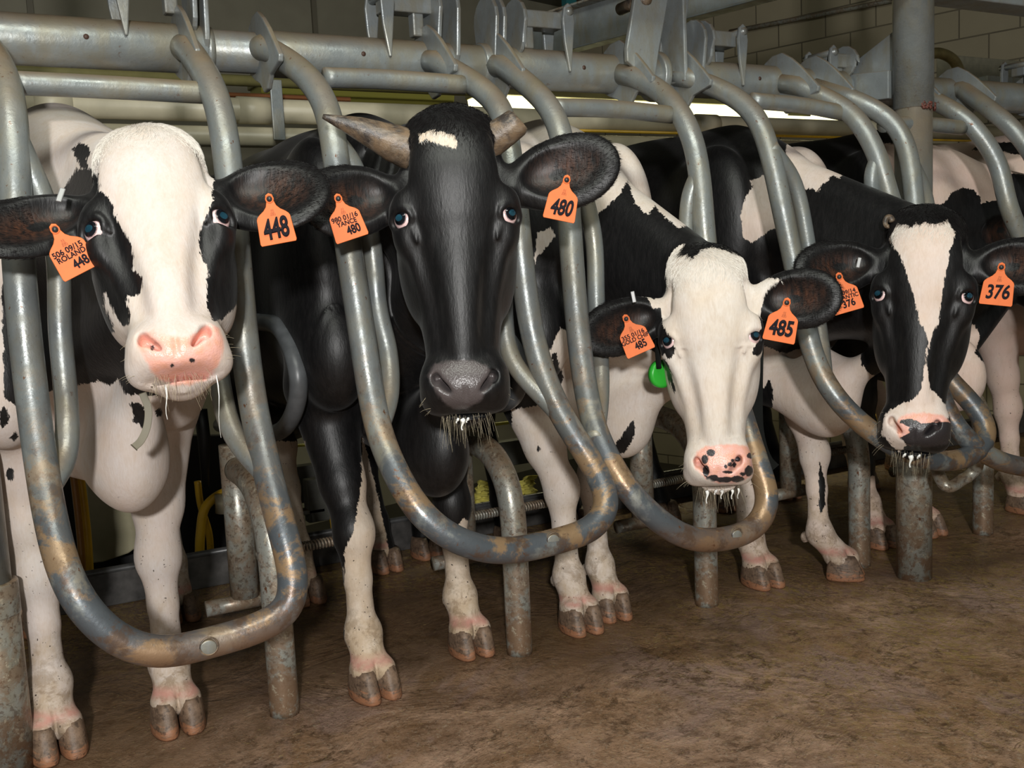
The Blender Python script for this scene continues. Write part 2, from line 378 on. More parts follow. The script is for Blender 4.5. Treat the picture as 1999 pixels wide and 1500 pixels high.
for k, G in enumerate(GATES):
    path = sheetpath(G['px'], 8)
    for _ in range(14): path[1:-1] = path[1:-1]*.5+(path[:-2]+path[2:])*.25
    xl, xr = path[0][0], path[-1][0]
    root = empty('swing_gate', ((xl+xr)/2, RY, RZ)); tag(root, G['lab'], 'gate', 'swing gates hung from the index rail')
    # ends run on into the rail
    path = np.vstack([[xl, RY, RZ+.005], path, [xr, RY, RZ+.005]])
    V, F = tube(path, .027, 24); lp = mesh_obj('loop_pipe', V, F, M['zinc_worn' if k < 9 else 'zinc'], root)
    for key in ('inl', 'inr'):
        if G[key]:
            pts = [sheet(*p) for p in G[key]]; n = len(pts)
            for i, p in enumerate(pts):             # stands a little behind the loop between its welded ends
                off = .05*sin(pi*i/(n-1)); d = p-CAM; d /= np.linalg.norm(d); p += d*off
            V, F = tube(spline(pts, 8), .0205, 20); mesh_obj('inner_pipe', V, F, M['zinc'], root)
    V, F = tube(spline([sheet(*p)+np.array([0, .02, 0]) for p in G['cross']], 8), .0215, 20); mesh_obj('cross_pipe', V, F, M['zinc'], root)
    ra = on(G['rail'][0], np.interp(G['rail'][0], [0, 1999], [75, 190]), 1, RY)[0]; rb = on(G['rail'][1], 130, 1, RY)[0]
    if k == 5: rb = 4.6
    V, F = cyl((ra, RY, RZ), (rb, RY, RZ), RR, 48); bevel(mesh_obj('rail_pipe', V, F, M['zinc'], root), .002)
    if k: bracket(xl, root)
    bracket(xr, root)
    if G['knob']:                                   # round plug welded in the bottom of the loop
        P = sheet(*G['knob']); V, F = cyl(P+[-.002, -.0285, -.003], P+[0, .0, 0], .0145, 28)
        bevel(mesh_obj('weld_plug', V, F, M['plate'], root), .002)
        V, F = tube([P+np.array([.0150*cos(a), -.0268-.0008*0, .0150*sin(a)]) for a in np.linspace(0, 2*pi, 25)[:-1]], .0016, 6, closed=True)
        mesh_obj('weld_bead', V, F, M['horn'], root)
    gate_X.append((xl, xr))

for x, lb in ((163, 'left of the white-faced cow'), (695, 'above the black cow'), (1120, 'right of the black cow'), (1460, 'above the blazed cow gate')):
    P = on(x, float(np.interp(x, [0, 1999], [72, 188])), 1, RY); dd = np.array([0, -cos(.25), sin(.25)*.0]); P = np.array([P[0], RY-RR-.0005, RZ+.002])
    V, F = cyl(P, P+[0, .004, 0], .0055, 16); tag(mesh_obj('rusty_bolt', V, F, plain('rusty_bolt', (.06, .03, .02), .6)), 'small rusty bolt in the index rail ' + lb, 'bolt', 'bolts in the index rail')
V, F = cyl((-2.2, RY, RZ), (4.5, RY, RZ), .0445, 40)
o = mesh_obj('rail_shaft', V, F, M['plate']); tag(o, 'galvanized inner shaft showing between the rail sleeves', 'shaft')
for x, xx in ((452, 401), (945, 980), (1312, 1312)):
    c = on(x, 120, 1, RY)[0]
    if x == 452:
        V, F = cyl((on(402, 100, 1, RY)[0]-.006, RY, RZ), (on(412, 100, 1, RY)[0], RY, RZ), .0485, 40)
        tag(mesh_obj('shaft_collar', V, F, M['zinc']), 'thin collar on the rail shaft above the white-faced cow', 'collar', 'collars on the rail shaft')
    else:
        V, F = cyl((c-.02, RY, RZ), (c+.02, RY, RZ), .056, 40)
        tag(bevel(mesh_obj('shaft_collar', V, F, M['zinc']), .004), 'short collar on the rail shaft %s' % ('right above the short horn of the black cow' if x == 945 else 'between the two hanging arms'), 'collar', 'collars on the rail shaft')
    # grease and weld ring
for x, lb in ((509, 'black rubber ring on the rail shaft left of the horned cow gate'), (1868, 'black rubber ring on the rail shaft right of the column')):
    c = on(x, 120, 1, RY)[0]
    V, F = cyl((c-.003, RY, RZ), (c+.003, RY, RZ), .0525, 40); tag(mesh_obj('rubber_ring', V, F, M['black']), lb, 'ring', 'rubber rings on the rail shaft')

# ---- latch arms on top of the rail: bar, tapered foot and link plates
def round_plate(X, y0, y1, z0, z1, th=.010, lean=0.):
    r = (y1-y0)/2; c = (y0+y1)/2; pts = []
    for a in np.linspace(0, pi, 9): pts.append((X+lean, c+r*cos(a), z1-r+r*sin(a)))
    for a in np.linspace(pi, 2*pi, 9): pts.append((X, c+r*.8*cos(a), z0+r*.8+r*.8*sin(a)))
    return slab(pts, (1, 0, 0), th)
def latch(x_foot, x_links, bar, lab, zt=1.64):
    Xf = on(x_foot, 60, 1, RY)[0]; Xs = [on(x, 60, 1, RY)[0] for x in x_links]
    Xm = Xs[0]; root = empty('latch_arm', ((Xf+Xm)/2, RY, RZ+RR)); tag(root, lab, 'latch', 'latch arms on top of the index rail')
    V, F = box(((Xf+Xm)/2, RY-.005, zt-.028), (abs(Xf-Xm), .05, .042)); bevel(mesh_obj('bar', V, F, M['plate'], root, smooth=False), .004)
    w_ = .015; out = [(-w_, .0), (-w_*1.2, .055), (-w_*.8, .085), (0, .095), (w_*.8, .085), (w_*1.2, .05), (w_*.5, -.035), (w_*.2, -.075), (-w_*.2, -.075)]
    V, F = slab([(Xf+a, RY-.053, zt-.085+b) for a, b in out], (0, 1, 0), .010); bevel(mesh_obj('foot_plate', V, F, M['plate'], root, smooth=False), .003)
    V, F = slab([(Xf+a, RY+.045, zt-.085+b) for a, b in out], (0, 1, 0), .010); bevel(mesh_obj('foot_plate', V, F, M['plate'], root, smooth=False), .003)
    V, F = box(((Xf*.28+Xm*.72), RY-.005, zt-.07), (.028, .03, .06)); bevel(mesh_obj('stud_plate', V, F, M['plate'], root, smooth=False), .004)
    V, F = cyl((Xf, RY-.066, zt-.012), (Xf, RY+.06, zt-.012), .010, 16); mesh_obj('pivot_bolt', V, F, M['zinc'], root)
    for j, X in enumerate(Xs):
        V, F = round_plate(X, RY-.075, RY+.045, 1.478 if j else 1.52, zt+.018, .011); bevel(mesh_obj('link_plate', V, F, M['plate'], root, smooth=False), .003)
latch(238, (372, 392), None, 'latch arm on the rail above the head of the white-faced cow', 1.665)
latch(742, (838, 872), None, 'latch arm on the rail above the forehead of the horned black cow', 1.655)
latch(1088, (1000, 960, 945), None, 'latch arm on the rail right of the horned cow, its foot to the right', 1.645)
latch(1424, (1362, 1345), None, 'latch arm on the rail just right of the hanging double arm', 1.635)
latch(1600, (1640,), None, 'small latch arm beside the triangular gusset', 1.60)
latch(1985, (2040,), None, 'latch arm on the rail at the right edge of the picture', 1.62)

# ---- actuator: two straps hanging from above onto the shaft
root = empty('hanging_arm', (on(1290, 100, 1, -.02)[0], -.02, 2.4)); tag(root, 'wide galvanized double strap hanging from above onto the rail', 'arm')
for pts, Y, m in (([(1243, -160), (1322, -160), (1302, 0), (1284, 100), (1277, 150), (1262, 155), (1222, 120), (1221, 95), (1236, 0)], -.055, 'plate'),
                  ([(1330, -160), (1372, -160), (1343, 0), (1325, 150), (1308, 182), (1285, 182), (1276, 165), (1284, 110), (1303, 0)], .05, 'plate')):
    V, F = slab([on(x, y, 1, Y) for x, y in pts], (0, 1, 0), .014); bevel(mesh_obj('strap', V, F, M[m], root, smooth=False), .003)
P = on(1264, -4, 1, -.07); V, F = cyl(P, P+[0, .12, 0], .016, 20); mesh_obj('pin', V, F, M['horn'], root)
X = on(1300, 130, 1, 0)[0]
for dx in (0, .055):
    V, F = cyl((X+dx-.012, RY, RZ), (X+dx+.012, RY, RZ), .067, 36); bevel(mesh_obj('hub', V, F, M['zinc'], root), .005)
mr = MB()
for a in (.0,): mr.add(*box((X+.028, -.002, 1.62), (.012, .10, .30)))
bevel(mr.obj('stiffener', M['plate'], root, smooth=False), .003)

# ---- floor posts, each bent back to a rear post
def floor_post(X, bend, lab, x_base=None):
    root = empty('floor_post', (X, 0, 0)); tag(root, lab, 'post', 'floor posts under the swing gates')
    pts = [(X, 0, 0), (X, 0, .12), (X, 0, .24), (X, 0, .34)] + bend
    V, F = tube(spline(pts, 8), .0335, 28); mesh_obj('bent_pipe', V, F, M['zinc_post'], root)
    e = bend[-1]; V, F = cyl((e[0], e[1]+.03, .20), (e[0], e[1]+.03, e[2]+.06), .036, 28); mesh_obj('rear_pipe', V, F, M['zinc_post'], root)
    V, F = cyl((e[0]-.10, e[1]+.03, .185), (e[0]+.06, e[1]+.03, .185), .020, 20); mesh_obj('foot_pipe', V, F, M['zinc_post'], root)
    return root, e
BD = [(0, .015, .42), (0, .05, .475), (0, .11, .515), (0, .19, .530), (0, .27, .532)]
PL = ['floor post left of the horned cow, under the left gate', 'floor post between the black cow and the thin white legs', 'floor post below the muzzle of the white-faced cow numbered 485',
      'floor post right behind the striped white leg', 'small floor post right of the tall column']
for i in range(5):
    X = .625*i + (.0, .0, .0, .0, -.02)[i]
    floor_post(X, [(X+a, b, c) for a, b, c in BD], PL[i])
    P = np.array([X, .30, .30])
    hel = [P+np.array([.015+.26*t, 0, 0])+.011*np.array([0, cos(t*2*pi*30), sin(t*2*pi*30)]) for t in np.linspace(0, 1, 420)]
    V, F = tube(hel, .0034, 5); tag(mesh_obj('coil_spring', V, F, M['zinc_post']), 'horizontal coil spring at ' + PL[i].replace('floor post ', 'the post '), 'spring', 'coil springs behind the floor posts')

# ---- tall round columns
def column(name, base, r1, r2, zs, ztop, lab, taper=None):
    root = empty(name, (base[0], base[1], 0)); tag(root, lab, 'column', 'tall round steel columns')
    V, F = cyl((base[0], base[1], 0), (base[0], base[1], zs), r1, 48); mesh_obj('lower_pipe', V, F, M['zinc_post'], root)
    V, F = cyl((base[0], base[1], zs-.01), (base[0], base[1], ztop), r2, 48); mesh_obj('upper_pipe', V, F, M['zinc'], root)
    return root
b = atZ(1785, 1142, 0); by = b[1]+.050; bx = float(atY(1785, 1110, by)[0])
cr_ = column('steel_column', (bx, by), .0515, .0525, .62, 1.405, 'tall round galvanized column right of the blazed cow')
V, F = cyl((bx, by, 1.400), (bx, by, 3.0), .0565, 48); mesh_obj('sleeve', V, F, M['zinc'], cr_)
mr = MB()
rng = random.Random(4)
for a0, a1 in ((-2.1, -1.45), (-.85, -.5)):
    for k in range(26):
        a = rng.uniform(a0, a1); P = np.array([bx+.0555*cos(a), by+.0555*sin(a), 1.402+rng.uniform(-.009, .009)])
        mr.add(*tube([P, P+[.004, 0, 0], P+[.008, 0, .001]], [.0035, .005, .002], 6))
mr.obj('rusty_weld', plain('rusty_weld', (.10, .028, .018), .6, noise=.5, nscale=90), cr_)
b = atZ(2, 1524, 0)
lx, ly = float(atY(5, 1400, b[1]+.05)[0]), b[1]+.05
cl_ = column('steel_column', (lx, ly), .055, .0455, .40, 3.0, 'dirty steel column cut off by the left edge')
V, F = cyl((lx, ly, .335), (lx, ly, .405), .0575, 48); bevel(mesh_obj('collar', V, F, M['zinc_post'], cl_), .003)
# gusset and arm that carry the rail from the column
g = empty('rail_support', (bx, by, 1.40)); tag(g, 'triangular gusset and channel arm joining column and rail', 'bracket')
A1 = on(1612, 182, 1, RY+.10); hd = np.array([A1[0]-bx, A1[1]-by, 0]); hd /= np.linalg.norm(hd); pn = np.cross(hd, [0, 0, 1.])
def onpl(x, y, off=0.):                          # point seen at x, y on the upright plane through column and rail
    d = ray(x, y); P0 = np.array([bx, by, 0])+pn*off; return CAM+d*(((P0-CAM)@pn)/(d@pn))
sg_ = -1 if pn@(CAM-A1) < 0 else 1
pt = [onpl(x, y) for x, y in ((1748, 60), (1748, 140), (1632, 155), (1638, 147))]
V, F = slab(pt, pn, .010); bevel(mesh_obj('gusset', V, F, M['plate'], g, smooth=False), .002)
pt = [onpl(x, y, .012*sg_) for x, y in ((1746, 138), (1746, 193), (1606, 211), (1604, 153))]
V, F = slab(pt, pn, .05); bevel(mesh_obj('channel', V, F, M['plate'], g, smooth=False), .003)
# bent pipe end under the loop by the column
V, F = tube(spline([(bx+.03, by-.02, .445), atY(1842, 944, -.35), atY(1880, 936, -.36), atY(1905, 915, -.38), atY(1910, 893, -.42)], 8), .0175, 18)
mesh_obj('hook_pipe', V, F, M['zinc_post'], cr_)

# ---- rubber coated divider hoops between the cows
def hoop(pts, lab, X):
    P = spline([atX(x, y, X) for x, y in pts], 8)
    V, F = tube(P, .0215, 20); tag(mesh_obj('divider_hoop', V, F, M['rubber']), lab, 'hoop', 'rubber coated divider hoops')
hoop([(420, 618), (500, 628), (545, 640), (575, 700), (583, 765), (566, 822), (535, 846), (480, 842), (430, 830)], 'dark rubber coated hoop between the white-faced cow and the black cow', .10)
hoop([(930, 640), (985, 650), (1012, 700), (1015, 745), (1000, 780), (965, 792), (930, 786)], 'dark hoop end peeping out behind the muzzle of the black cow', .66)

# ------------------------------------------------------------------ the setting
def struct(o, label=None):
    o['kind'] = 'structure'
    if label: o['label'] = label
    return o
V, F = box((1.5, 1.0, -.05), (15, 2*(1.0+4.5), .1)); V[:, 1] = np.where(V[:, 1] > 1, 1.16, V[:, 1])
struct(mesh_obj('floor', V, F, M['floor'], smooth=False))
# ------------------------------------------------------------------ cows: an implicit body polygonised into one mesh
def smin(a, b, k):
    h = np.maximum(k-np.abs(a-b), 0)
    return np.minimum(a, b)-h*h*(.25/k)
def f_cone(p, a, b, ra, rb):
    a = np.asarray(a); ab = np.asarray(b)-a
    t = np.clip((p-a)@ab/(ab@ab), 0, 1)
    return np.linalg.norm(p-a-t[:, None]*ab, axis=1)-(ra+(rb-ra)*t)
def f_ell(p, c, r, Rm=None):
    q = p-np.asarray(c)
    if Rm is not None: q = q@Rm
    q = q/r; k0 = np.sqrt(np.einsum('ij,ij->i', q, q)); q = q/r; k1 = np.sqrt(np.einsum('ij,ij->i', q, q))+1e-9
    return np.where(k0 < 1e-3, -np.min(r), k0*(k0-1)/k1)
def rot(ax, deg):
    return np.array(Matrix.Rotation(R(deg), 3, ax))
class Body:
    def __init__(s): s.prims = []           # (kind, fn, lo, hi, k)
    def cone(s, a, b, ra, rb, k=.03):
        a = np.asarray(a, float); b = np.asarray(b, float); r = max(ra, rb)
        s.prims.append(('u', lambda p: f_cone(p, a, b, ra, rb), np.minimum(a, b)-r, np.maximum(a, b)+r, k))
    def ell(s, c, r, k=.03, Rm=None, op='u'):
        c = np.asarray(c, float); r = np.asarray(r, float); m = r.max() if Rm is not None else r
        s.prims.append((op, lambda p: f_ell(p, c, r, Rm), c-m, c+m, k))
    def fn(s, f, lo, hi, k=.02, op='u'):
        s.prims.append((op, f, np.asarray(lo, float), np.asarray(hi, float), k))
    def chain(s, pts, k=.03):               # [(x,y,z,r), ...]
        for p, q in zip(pts[:-1], pts[1:]): s.cone(p[:3], q[:3], p[3], q[3], k)
    def __call__(s, p, mg=.13):
        if len(p) > 6000:                    # sorted into blocks so that each block meets only the shapes near it
            cell = .10; ii = np.floor(p/cell).astype(np.int64)+50; key = (ii[:, 0]*200+ii[:, 1])*200+ii[:, 2]
            od = np.argsort(key, kind='stable'); cut = np.flatnonzero(np.diff(key[od]))+1; out = np.empty(len(p))
            for g in np.split(od, cut): out[g] = s.block(p[g], mg)
            return out
        return s.block(p, mg)
    def block(s, p, mg):
        f = np.full(len(p), .4); pl, ph = p.min(0), p.max(0)
        if getattr(s, 'n', 0) != len(s.prims):
            s.n = len(s.prims); s.LO = np.array([q[2]-(1 if q[0] == 'u' else .03/mg)*mg for q in s.prims]); s.HI = np.array([q[3]+(1 if q[0] == 'u' else .03/mg)*mg for q in s.prims])
        for i in np.flatnonzero(((pl <= s.HI) & (ph >= s.LO)).all(1)):
            op, fn, lo, hi, k = s.prims[i]
            d = fn(p)
            f = smin(f, d, k) if op == 'u' else -smin(-f, d, k)
        return f
    def bounds(s):
        u = [q for q in s.prims if q[0] == 'u']
        return np.min([q[2] for q in u], 0)-.02, np.max([q[3] for q in u], 0)+.02

def polygonise(B, axes):
    xs, ys, zs = axes; n = [len(a) for a in axes]; st = 6
    idx = [np.unique(np.r_[np.arange(0, k, st), k-1]) for k in n]
    cx, cy, cz = [a[i] for a, i in zip(axes, idx)]
    G = np.stack(np.meshgrid(cx, cy, cz, indexing='ij'), -1).reshape(-1, 3)
    fc = B(G).reshape(len(cx), len(cy), len(cz)).astype(np.float32)
    F = np.empty(n, np.float32)
    # cells of the coarse grid that may hold the surface
    def cor(a): return [a[i:a.shape[0]-1+i, j:a.shape[1]-1+j, k:a.shape[2]-1+k] for i in (0, 1) for j in (0, 1) for k in (0, 1)]
    C8 = cor(fc); mn = np.min(C8, 0); mx = np.max(C8, 0)
    dd = np.sqrt(np.diff(cx)[:, None, None]**2+np.diff(cy)[None, :, None]**2+np.diff(cz)[None, None, :]**2)
    near = (mn < dd*.62+.004) & (mx > -dd*.62-.004)
    rep = [np.diff(i) for i in idx]
    lowcell = fc[:-1, :-1, :-1]
    big = lowcell.repeat(rep[0], 0).repeat(rep[1], 1).repeat(rep[2], 2)
    F[:-1, :-1, :-1] = big; F[-1] = 1; F[:, -1] = 1; F[:, :, -1] = 1
    fine = np.zeros(n, bool)
    fine[:-1, :-1, :-1] = near.repeat(rep[0], 0).repeat(rep[1], 1).repeat(rep[2], 2)
    for ax in range(3):
        s1 = [slice(None)]*3; s2 = [slice(None)]*3; s1[ax] = slice(1, None); s2[ax] = slice(None, -1)
        t = fine.copy(); t[tuple(s1)] |= fine[tuple(s2)]; fine = t
    I = np.argwhere(fine)
    P = np.stack([xs[I[:, 0]], ys[I[:, 1]], zs[I[:, 2]]], 1)
    val = np.concatenate([B(P[i:i+3000000]) for i in range(0, len(P), 3000000)])
    F[fine] = val
    # surface nets
    S = F < 0
    act = np.zeros([k-1 for k in n], bool)
    c8 = cor(S); s_ = np.sum(c8, 0); act = (s_ > 0) & (s_ < 8)
    ids = -np.ones(act.shape, np.int64); A = np.argwhere(act); ids[act] = np.arange(len(A))
    acc = np.zeros((len(A), 3)); cnt = np.zeros(len(A))
    offs = np.array([(i, j, k) for i in (0, 1) for j in (0, 1) for k in (0, 1)])
    co = [xs, ys, zs]
    for a in range(8):
        for b in range(a+1, 8):
            if np.abs(offs[a]-offs[b]).sum() != 1: continue
            pa = A+offs[a]; pb = A+offs[b]
            fa = F[pa[:, 0], pa[:, 1], pa[:, 2]].astype(float); fb = F[pb[:, 0], pb[:, 1], pb[:, 2]].astype(float)
            m = (fa < 0) != (fb < 0)
            t = (fa/(fa-fb+1e-20))[m][:, None]
            wa = np.stack([co[q][pa[m, q]] for q in range(3)], 1); wb = np.stack([co[q][pb[m, q]] for q in range(3)], 1)
            acc[m] += wa+(wb-wa)*np.clip(t, 0, 1); cnt[m] += 1
    V = acc/cnt[:, None]
    faces = []
    for ax in range(3):
        u, v = [(1, 2), (2, 0), (0, 1)][ax]
        lo = [slice(1, -1)]*3; hi = [slice(1, -1)]*3
        lo[ax] = slice(0, -1); hi[ax] = slice(1, None)
        a = S[tuple(lo)]; b = S[tuple(hi)]; ch = a != b
        E = np.argwhere(ch); E2 = E.copy(); E2[:, u] += 1; E2[:, v] += 1   # vertex index of edge start
        du = np.zeros(3, int); du[u] = 1; dv = np.zeros(3, int); dv[v] = 1
        q = [E2-du-dv, E2-dv, E2, E2-du]
        Q = np.stack([ids[c[:, 0], c[:, 1], c[:, 2]] for c in q], 1)
        fl = ~a[ch]; Q[fl] = Q[fl][:, ::-1]
        faces.append(Q[(Q >= 0).all(1)])
    Fc = np.concatenate(faces)
    # snap to the surface
    e = .0012
    for it in range(2):
        f0 = B(V); g = np.stack([B(V+np.eye(3)[i]*e)-f0 for i in range(3)], 1)/e
        gn = (g*g).sum(1)+1e-6; stp = (f0/gn)[:, None]*g
        l = np.linalg.norm(stp, axis=1)[:, None]; V = V-stp*np.minimum(1, .0025/(l+1e-9))*.8
    return V, Fc

def sdf_poly(px, py, poly):                # + inside, in pixels
    P = np.asarray(poly, float); Q = np.roll(P, -1, 0)
    d = np.full(len(px), 1e9); ins = np.zeros(len(px), bool)
    for (x0, y0), (x1, y1) in zip(P, Q):
        ex, ey = x1-x0, y1-y0; t = np.clip(((px-x0)*ex+(py-y0)*ey)/(ex*ex+ey*ey+1e-9), 0, 1)
        d = np.minimum(d, np.hypot(px-x0-t*ex, py-y0-t*ey))
        c = (y0 > py) != (y1 > py)
        with np.errstate(divide='ignore', invalid='ignore'):
            ins ^= c & (px < (x1-x0)*(py-y0)/(y1-y0)+x0)
    return np.where(ins, d, -d)
def layers(px, py, s, default, lay):        # + where black
    d = np.full(len(px), .2 if default == 'black' else -.2)
    for colr, poly in lay:
        q = sdf_poly(px, py, poly)/s
        d = np.maximum(d, q) if colr == 'black' else np.minimum(d, -q)
    return d

HEADW = ([.240, .232, .215, .19, .155, .10, .05, 0, -.05, -.10, -.15, -.20, -.25, -.29, -.33, -.36, -.385, -.40, -.41],
         [.004, .040, .064, .085, .100, .114, .120, .124, .119, .108, .096, .086, .078, .076, .080, .080, .070, .048, .01])
HEADF = ([.24, .205, .16, .10, 0, -.10, -.20, -.28, -.31, -.34, -.37, -.395, -.41],
         [-.05, -.01, .035, .058, .066, .058, .046, .040, .044, .050, .044, .020, -.01])
HEADB = ([.24, .19, .10, 0, -.10, -.18, -.24, -.30, -.36, -.395, -.41],
         [-.06, -.12, -.165, -.18, -.178, -.145, -.11, -.085, -.07, -.05, -.02])
def smooth_tab(tab):                        # fine lookup, rounded corners
    x = np.array(tab[0][::-1]); y = np.array(tab[1][::-1]); xs_ = np.linspace(x[0], x[-1], 300)
    v = np.interp(xs_, x, y); k = np.hanning(17); k /= k.sum()
    return xs_, np.convolve(np.pad(v, 8, 'edge'), k, 'valid')

class Head:
    """frame: u to the picture's right, v up the face, w out of the face; origin between the eyes"""
    def __init__(s, c, yaw, pitch, roll, sc_, wid=1., **k):
        fwd = np.array([cos(yaw), sin(yaw), 0.]); up = np.array([0, 0, 1.]); right = np.cross(up, fwd)
        right = np.cross(-fwd, up); right = right/np.linalg.norm(right)*1.
        # pitch > 0: nose pushed forward
        w = fwd*cos(pitch)+up*sin(pitch); v = up*cos(pitch)-fwd*sin(pitch)
        u = np.cross(v, w)
        u2 = u*cos(roll)+v*sin(roll); v2 = v*cos(roll)-u*sin(roll)
        s.A = np.stack([u2, v2, w], 1); s.c = np.asarray(c, float); s.s = sc_; s.wid = wid
        s.len = k.get('len', 1.); s.lo = k.get('lo', s.len); s.muz = k.get('muz', 1.); s.ears = k.get('ears'); s.rough = 0
    def to(s, p):
        q = ((p-s.c)@s.A)/s.s; v = q[:, 1]; q[:, 1] = v/np.where(v > 0, s.len, s.lo+(s.len-s.lo)*np.exp(v*25)); return q
    def W(s, u, v, w=0): return s.c+s.A@(np.array([u, v*(s.len if v > 0 else s.lo), w])*s.s)

def ear_frame(h, e):
    # e: base(u,v,w), tip(u,v,w), width, facing tweak
    b = h.W(*e['base']); t = h.W(*e['tip']); d = t-b; L = np.linalg.norm(d); x = d/L
    n = h.A@np.array(e.get('n', (0, 0, 1.))); n = n-x*(n@x); n /= np.linalg.norm(n)
    y = np.cross(n, x)
    return b, t, L, np.stack([x, y, n], 1)

def add_head(B, h):
    xw, yw = smooth_tab(HEADW); xf, yf = smooth_tab(HEADF); xb, yb = smooth_tab(HEADB)
    S = h.s
    def loft(p):
        q = h.to(p); v = np.clip(q[:, 1], -.405, .236)
        a = np.interp(v, xw, yw)*h.wid; a = np.where(v < -.27, a*(1+(h.muz-1)*np.clip((-.27-v)/.05, 0, 1)), a)
        fr = np.interp(v, xf, yf); bk = np.interp(v, xb, yb)
        c0 = (fr+bk)/2; hb = (fr-bk)/2
        ww = q[:, 2]-c0
        taper = 1-.20*np.clip(-ww/hb, 0, 1)-.10*np.clip(ww/hb, 0, 1)**2
        uu = np.abs(q[:, 0])/(a*taper+1e-6); wn = np.abs(ww)/(hb+1e-6)
        n = 2.5; k = (uu**n+wn**n)**(1/n)
        d = (k-1)*np.minimum(a, hb)*.95
        ov = np.abs(q[:, 1]-v)
        return np.hypot(np.maximum(d, 0), ov)*S+np.minimum(d, 0)*S
    corners = np.array([h.W(a, b, c) for a in (-.15, .15) for b in (-.42, .27) for c in (-.2, .09)])
    B.fn(loft, corners.min(0), corners.max(0), .02)
    E = lambda u, v, w, r, k=.02, op='u', rr=None: B.ell(h.W(u*(h.wid if abs(u) > .03 else 1), v, w), np.array(r)*S, k*S, h.A if rr is None else h.A@rr, op)
    E(0, .185, -.035, (.080, .050, .06), .05)                                       # poll
    E(0, .09, .028, (.085, .10, .045), .05)                                         # forehead
    E(0, -.16, .030, (.036, .17, .030), .03)                                        # nose bridge
    for sg in (-1, 1):
        E(sg*.103, .022, .012, (.030, .042, .036), .028, rr=rot('Z', sg*14))          # brow
        E(sg*.101, -.036, .004, (.026, .036, .032), .028)                            # lower orbit
        E(sg*.075, -.095, -.085, (.045, .105, .075), .04)                            # cheek
        E(sg*.072, -.085, .016, (.020, .075, .022), .025, rr=rot('Z', -sg*16))       # facial crest
        E(sg*.092, .095, .004, (.028, .045, .024), .03, 'c')                         # temple hollow
        E(sg*.066, -.145, .044, (.012, .075, .012), .03, 'c', rr=rot('Z', -sg*9))    # groove beside the bridge
        E(sg*.052*h.muz, -.325, .012, (.032, .042, .036), .03)                       # nostril wing
        E(sg*.050, -.362, -.012, (.036, .030, .038), .02)                            # upper lip
    E(0, -.335, .034, (.062, .040, .029), .025)                                       # muzzle plate
    E(0, -.385, -.035, (.044, .026, .040), .02)                                      # chin
    E(0, -.30, -.06, (.05, .07, .03), .03)
    for sg in (-1, 1):                                                              # nostrils: comma slanting in and down
        E(sg*.0450*h.muz, -.334, .060, (.0066, .0235, .040), .008, 'c', rr=rot('Z', -sg*44)@rot('Y', sg*16))
        E(sg*.0560*h.muz, -.322, .050, (.0060, .0100, .024), .010, 'c')
    E(0, -.362, .078, (.0035, .024, .018), .008, 'c')                                # philtrum
    E(0, -.397, .012, (.060, .0045, .05), .008, 'c')                                 # mouth line
    for sg in (-1, 1):                                                              # eye: socket, lids
        ec = np.array([sg*.106, -.002, .026])
        rz = rot('Z', -sg*30)@rot('Y', sg*44)
        E(ec[0]+sg*.010, ec[1], ec[2]+.014, (.0275, .0165, .034), .006, 'c', rr=rz)
        # lid rim
        for a in np.linspace(0, 2*pi, 19)[:-1]:
            o = rz@np.array([.0285*cos(a), .0178*sin(a)+(.0015 if sin(a) > 0 else 0), .004])
            E(ec[0]+o[0], ec[1]+o[1], ec[2]+o[2], (.0046,)*3 if sin(a) < .2 else (.0066,)*3, .007)
    for e in h.ears:
        b, t, L, Fm = ear_frame(h, e); wd = e['w']*S
        c = (b+t)/2; sg = 1
        B.ell(b*.42+t*.58, (L*.50, wd*.5, .017*S), .012, Fm)
        B.ell(b*.66+t*.34, (L*.34, wd*.40, .026*S), .02, Fm)
        B.cone(h.W(e['base'][0]*.72, e['base'][1]*.9, e['base'][2]-.02), b*.80+t*.20, .042*S, .026*S, .035)
        cc = b*.40+t*.60+Fm[:, 2]*(.026*S)
        B.ell(cc, (L*.40, wd*.375, .027*S), .008, Fm, 'c')
        B.ell(b*.58+t*.42+Fm[:, 2]*(.030*S), (L*.26, wd*.22, .031*S), .020, Fm, 'c')

